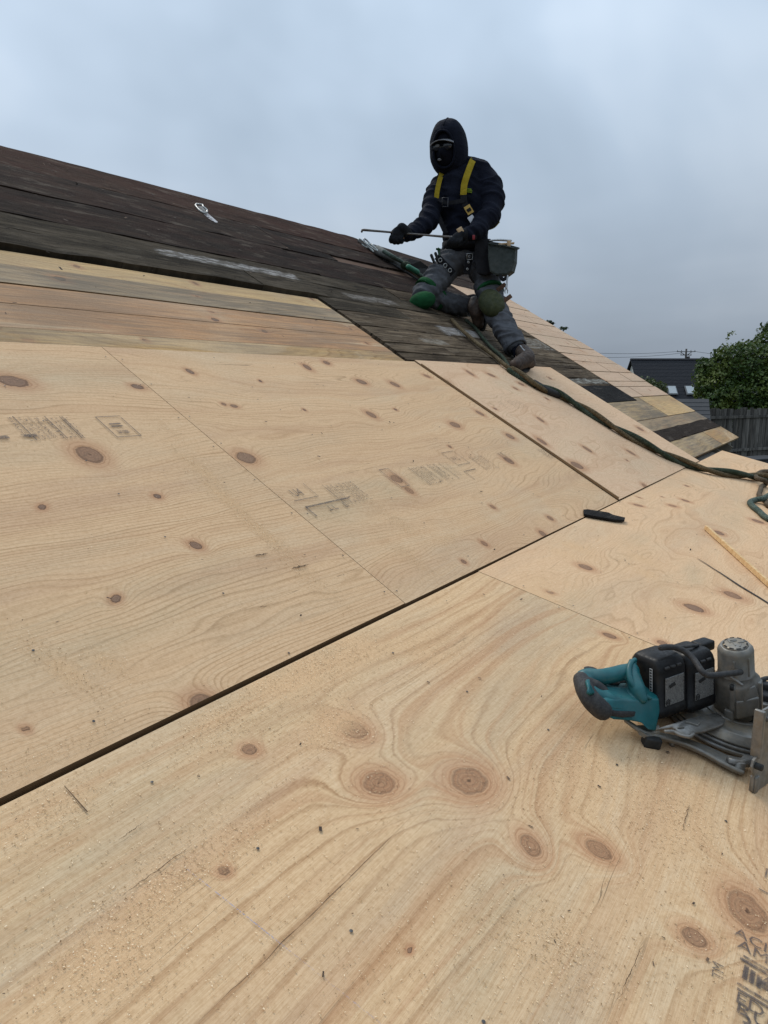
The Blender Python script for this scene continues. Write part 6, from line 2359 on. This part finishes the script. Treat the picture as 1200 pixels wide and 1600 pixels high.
for i, (a_, b_, sag) in enumerate((((1061, 549, 75), (640, 500, 66), 1.2), ((1066, 551.5, 75), (640, 512, 66), 1.3), ((1085, 549, 75), (1320, 545, 80), .7))):
    A_, B_ = at(*a_), at(*b_)
    q = np.linspace(0, 1, 24)
    P = A_[None]*(1-q)[:, None]+B_[None]*q[:, None]
    P[:, 2] -= sag*4*q*(1-q)
    o = mesh_obj('power_line', *tube(P, .017, 6), M_WIRE, None, True, A_)
    tag(o, ('upper power line running left from the pole crossarm', 'lower power line running left from the pole', 'power line running right from the pole behind the tree')[i], 'power line', 'power lines on the pole')


# trees and bushes: limbs plus leaf-sized faces in uneven clumps
def leaf_mat(name, c1, c2, c3):
    m, k = material(name)
    rn = k.n('ShaderNodeNewGeometry').outputs['Random Per Island']
    n = k.noise(objco(k), .9, 3.0)
    col = k.mix(rn, c1, c2)
    col = k.mix(k.ss(n, .46, .66), col, c3)
    finish(k, col, .55, spec=.3)
    tb = k.n('ShaderNodeBsdfTranslucent')
    k.put(tb.inputs[0], k.mix(.5, col, (0.10, 0.14, 0.02)))
    ms = k.n('ShaderNodeMixShader')
    ms.inputs[0].default_value = .22
    k.t.links.new(k.b.outputs[0], ms.inputs[1])
    k.t.links.new(tb.outputs[0], ms.inputs[2])
    k.t.links.new(ms.outputs[0], k.out.inputs[0])
    return m


M_LEAF = leaf_mat("ivy_leaf", (0.018, 0.042, 0.007), (0.052, 0.095, 0.015), (0.100, 0.130, 0.020))
M_LEAF2 = leaf_mat("shrub_leaf", (0.035, 0.055, 0.018), (0.070, 0.095, 0.030), (0.085, 0.095, 0.040))
M_LEAF3 = leaf_mat("conifer_leaf", (0.008, 0.018, 0.010), (0.018, 0.034, 0.018), (0.022, 0.036, 0.018))
M_BARK = plain("bark", (.035, .027, .02), (.06, .048, .036), .9, 9, bump=.6)


def leaves(clumps, n, size, seed, shell=.55):
    r = np.random.default_rng(seed)
    wts = np.array([c[1][0]*c[1][1]+c[1][1]*c[1][2] for c in clumps])
    ci = r.choice(len(clumps), n, p=wts/wts.sum())
    C = np.array([c[0] for c in clumps])[ci]
    Rr = np.array([c[1] for c in clumps])[ci]
    d = r.standard_normal((n, 3))
    d /= np.linalg.norm(d, axis=1)[:, None]
    rad = r.uniform(shell, 1.0, n)**.6
    lump = 1+.28*vnoise(C[:, 0]*3+d[:, 0]*2.6, C[:, 1]*3+d[:, 1]*2.6, d[:, 2]*2.6+C[:, 2], seed)+.14*vnoise(d[:, 0]*7+C[:, 0], d[:, 1]*7, d[:, 2]*7, seed+2)
    P = C+d*Rr*(rad*lump)[:, None]
    nn = d*.8+r.standard_normal((n, 3))*.7+np.array([0, 0, .5])
    nn /= np.linalg.norm(nn, axis=1)[:, None]
    a = np.cross(nn, r.standard_normal((n, 3)))
    a /= np.linalg.norm(a, axis=1)[:, None]
    b = np.cross(nn, a)
    s = size*r.uniform(.6, 1.4, n)[:, None]
    q = np.stack([P-a*s*.55, P-b*s*.38+nn*s*.1, P+a*s*.62, P+b*s*.38+nn*s*.1], 1)
    return q.reshape(-1, 3), np.arange(4*n).reshape(n, 4)


def leafy(name, clumps, n, size, seed, mat, trunk, label, cat, extra=None):
    c0 = trunk[0][0]
    o = thing(name, c0, label, cat)
    mb = MB()
    for a in trunk:
        mb.add(*tube(smooth_path(a[0:1]+a[1], 10), np.linspace(a[2], a[3], 10), 8, True))
    mb.build('trunk', M_BARK, o)
    V, F = leaves(clumps, n, size, seed)
    if extra is not None:
        F = np.vstack([F, extra[1]+len(V)])
        V = np.vstack([V, extra[0]])
    mesh_obj('crown', V, F, mat, o, False)
    return o


def gpt(px, d):
    p = at(px, 600, d)
    return np.array([p[0], p[1], GZ])


def cl(px, py, d, rx, ry=None, rz=None):
    return (at(px, py, d), (rx, ry or rx, rz or rx))


# big ivy-clad tree behind the fence
T0 = gpt(1195, 28.5)
clumps = [cl(1120, 600, 28, .75, .8, .65), cl(1105, 585, 28.3, .50), cl(1100, 608, 28, .40), cl(1140, 570, 28, .75), cl(1155, 555, 28.5, .55), cl(1175, 575, 28, .95, 1, .9), cl(1200, 555, 28.5, .95, 1, .8), cl(1190, 610, 27.5, 1.0, .8, .8), cl(1140, 620, 27.6, .75, .7, .6), cl(1120, 632, 27.4, .55), cl(1215, 530, 29, .8), cl(1240, 580, 28.5, 1.3), cl(1205, 640, 27.4, .8), cl(1165, 640, 27.4, .7), cl(1260, 520, 29, 1.3), cl(1300, 570, 29, 1.6), cl(1290, 640, 28, 1.4), cl(1098, 570, 28.4, .28), cl(1128, 553, 28.4, .30)]
r9 = np.random.default_rng(9)
ex = []
for (px, py, d, tx, ty) in ((1133, 548, 28.3, 1139, 523), (1139, 523, 28.3, 1146, 520), (1112, 566, 28.3, 1114, 548), (1196, 530, 28.6, 1197, 508), (1198, 508, 28.6, 1204, 505), (1185, 540, 28.5, 1184, 528), (1160, 545, 28.4, 1158, 535)):
    a_, b_ = at(px, py, d), at(tx, ty, d)
    for q in np.linspace(0, 1, 16):
        p = a_*(1-q)+b_*q+r9.standard_normal(3)*.04
        u_ = r9.standard_normal(3)
        u_ /= np.linalg.norm(u_)
        w_ = np.cross(u_, r9.standard_normal(3))
        w_ /= np.linalg.norm(w_)
        s = .09
        ex += [p-u_*s*.55, p-w_*s*.4, p+u_*s*.6, p+w_*s*.4]
exV = np.array(ex)
exF = np.arange(len(ex)).reshape(-1, 4)
limbs = [[T0, [at(1190, 620, 28.4), at(1175, 575, 28.2)], .22, .06], [T0, [at(1200, 620, 28.6), at(1235, 560, 28.8)], .2, .06], [T0, [at(1185, 630, 28.3), at(1135, 590, 28.1)], .15, .04]]
leafy('ivy_tree', clumps, 30000, .110, 21, M_LEAF, limbs, 'big bushy green tree overgrown with ivy behind the fence', 'tree', (exV, exF))
# shrub between the roof edge and the neighbour's house
S0 = gpt(1030, 17)
leafy('shrub', [cl(1027, 606, 17, .17, .2, .15), cl(1015, 600, 17.2, .15), cl(1034, 612, 17, .12), cl(1015, 625, 17, .30, .35, .35), cl(1000, 605, 17, .2), cl(1015, 660, 17, .5, .5, .6)], 5000, .055, 22, M_LEAF2, [[S0, [at(1028, 640, 17)], .06, .03]], 'rounded olive green shrub peeping over the right roof edge', 'shrub')
# conifer tips behind the rake
K0 = gpt(868, 21)
leafy('conifer', [cl(857, 503, 21, .14, .1, .03), cl(862, 505, 21, .08, .1, .03), cl(879, 514, 21, .12, .1, .05), cl(884, 513, 21, .06, .1, .03), cl(864, 540, 21, .4, .5, .3), cl(868, 570, 21, .6, .6, .4), cl(868, 610, 21, 1.0, 1.0, .6)], 5000, .075, 23, M_LEAF3, [[K0, [at(868, 560, 21), at(868, 520, 21)], .16, .04]], 'dark conifer with only its twig tips above the roof edge', 'tree')
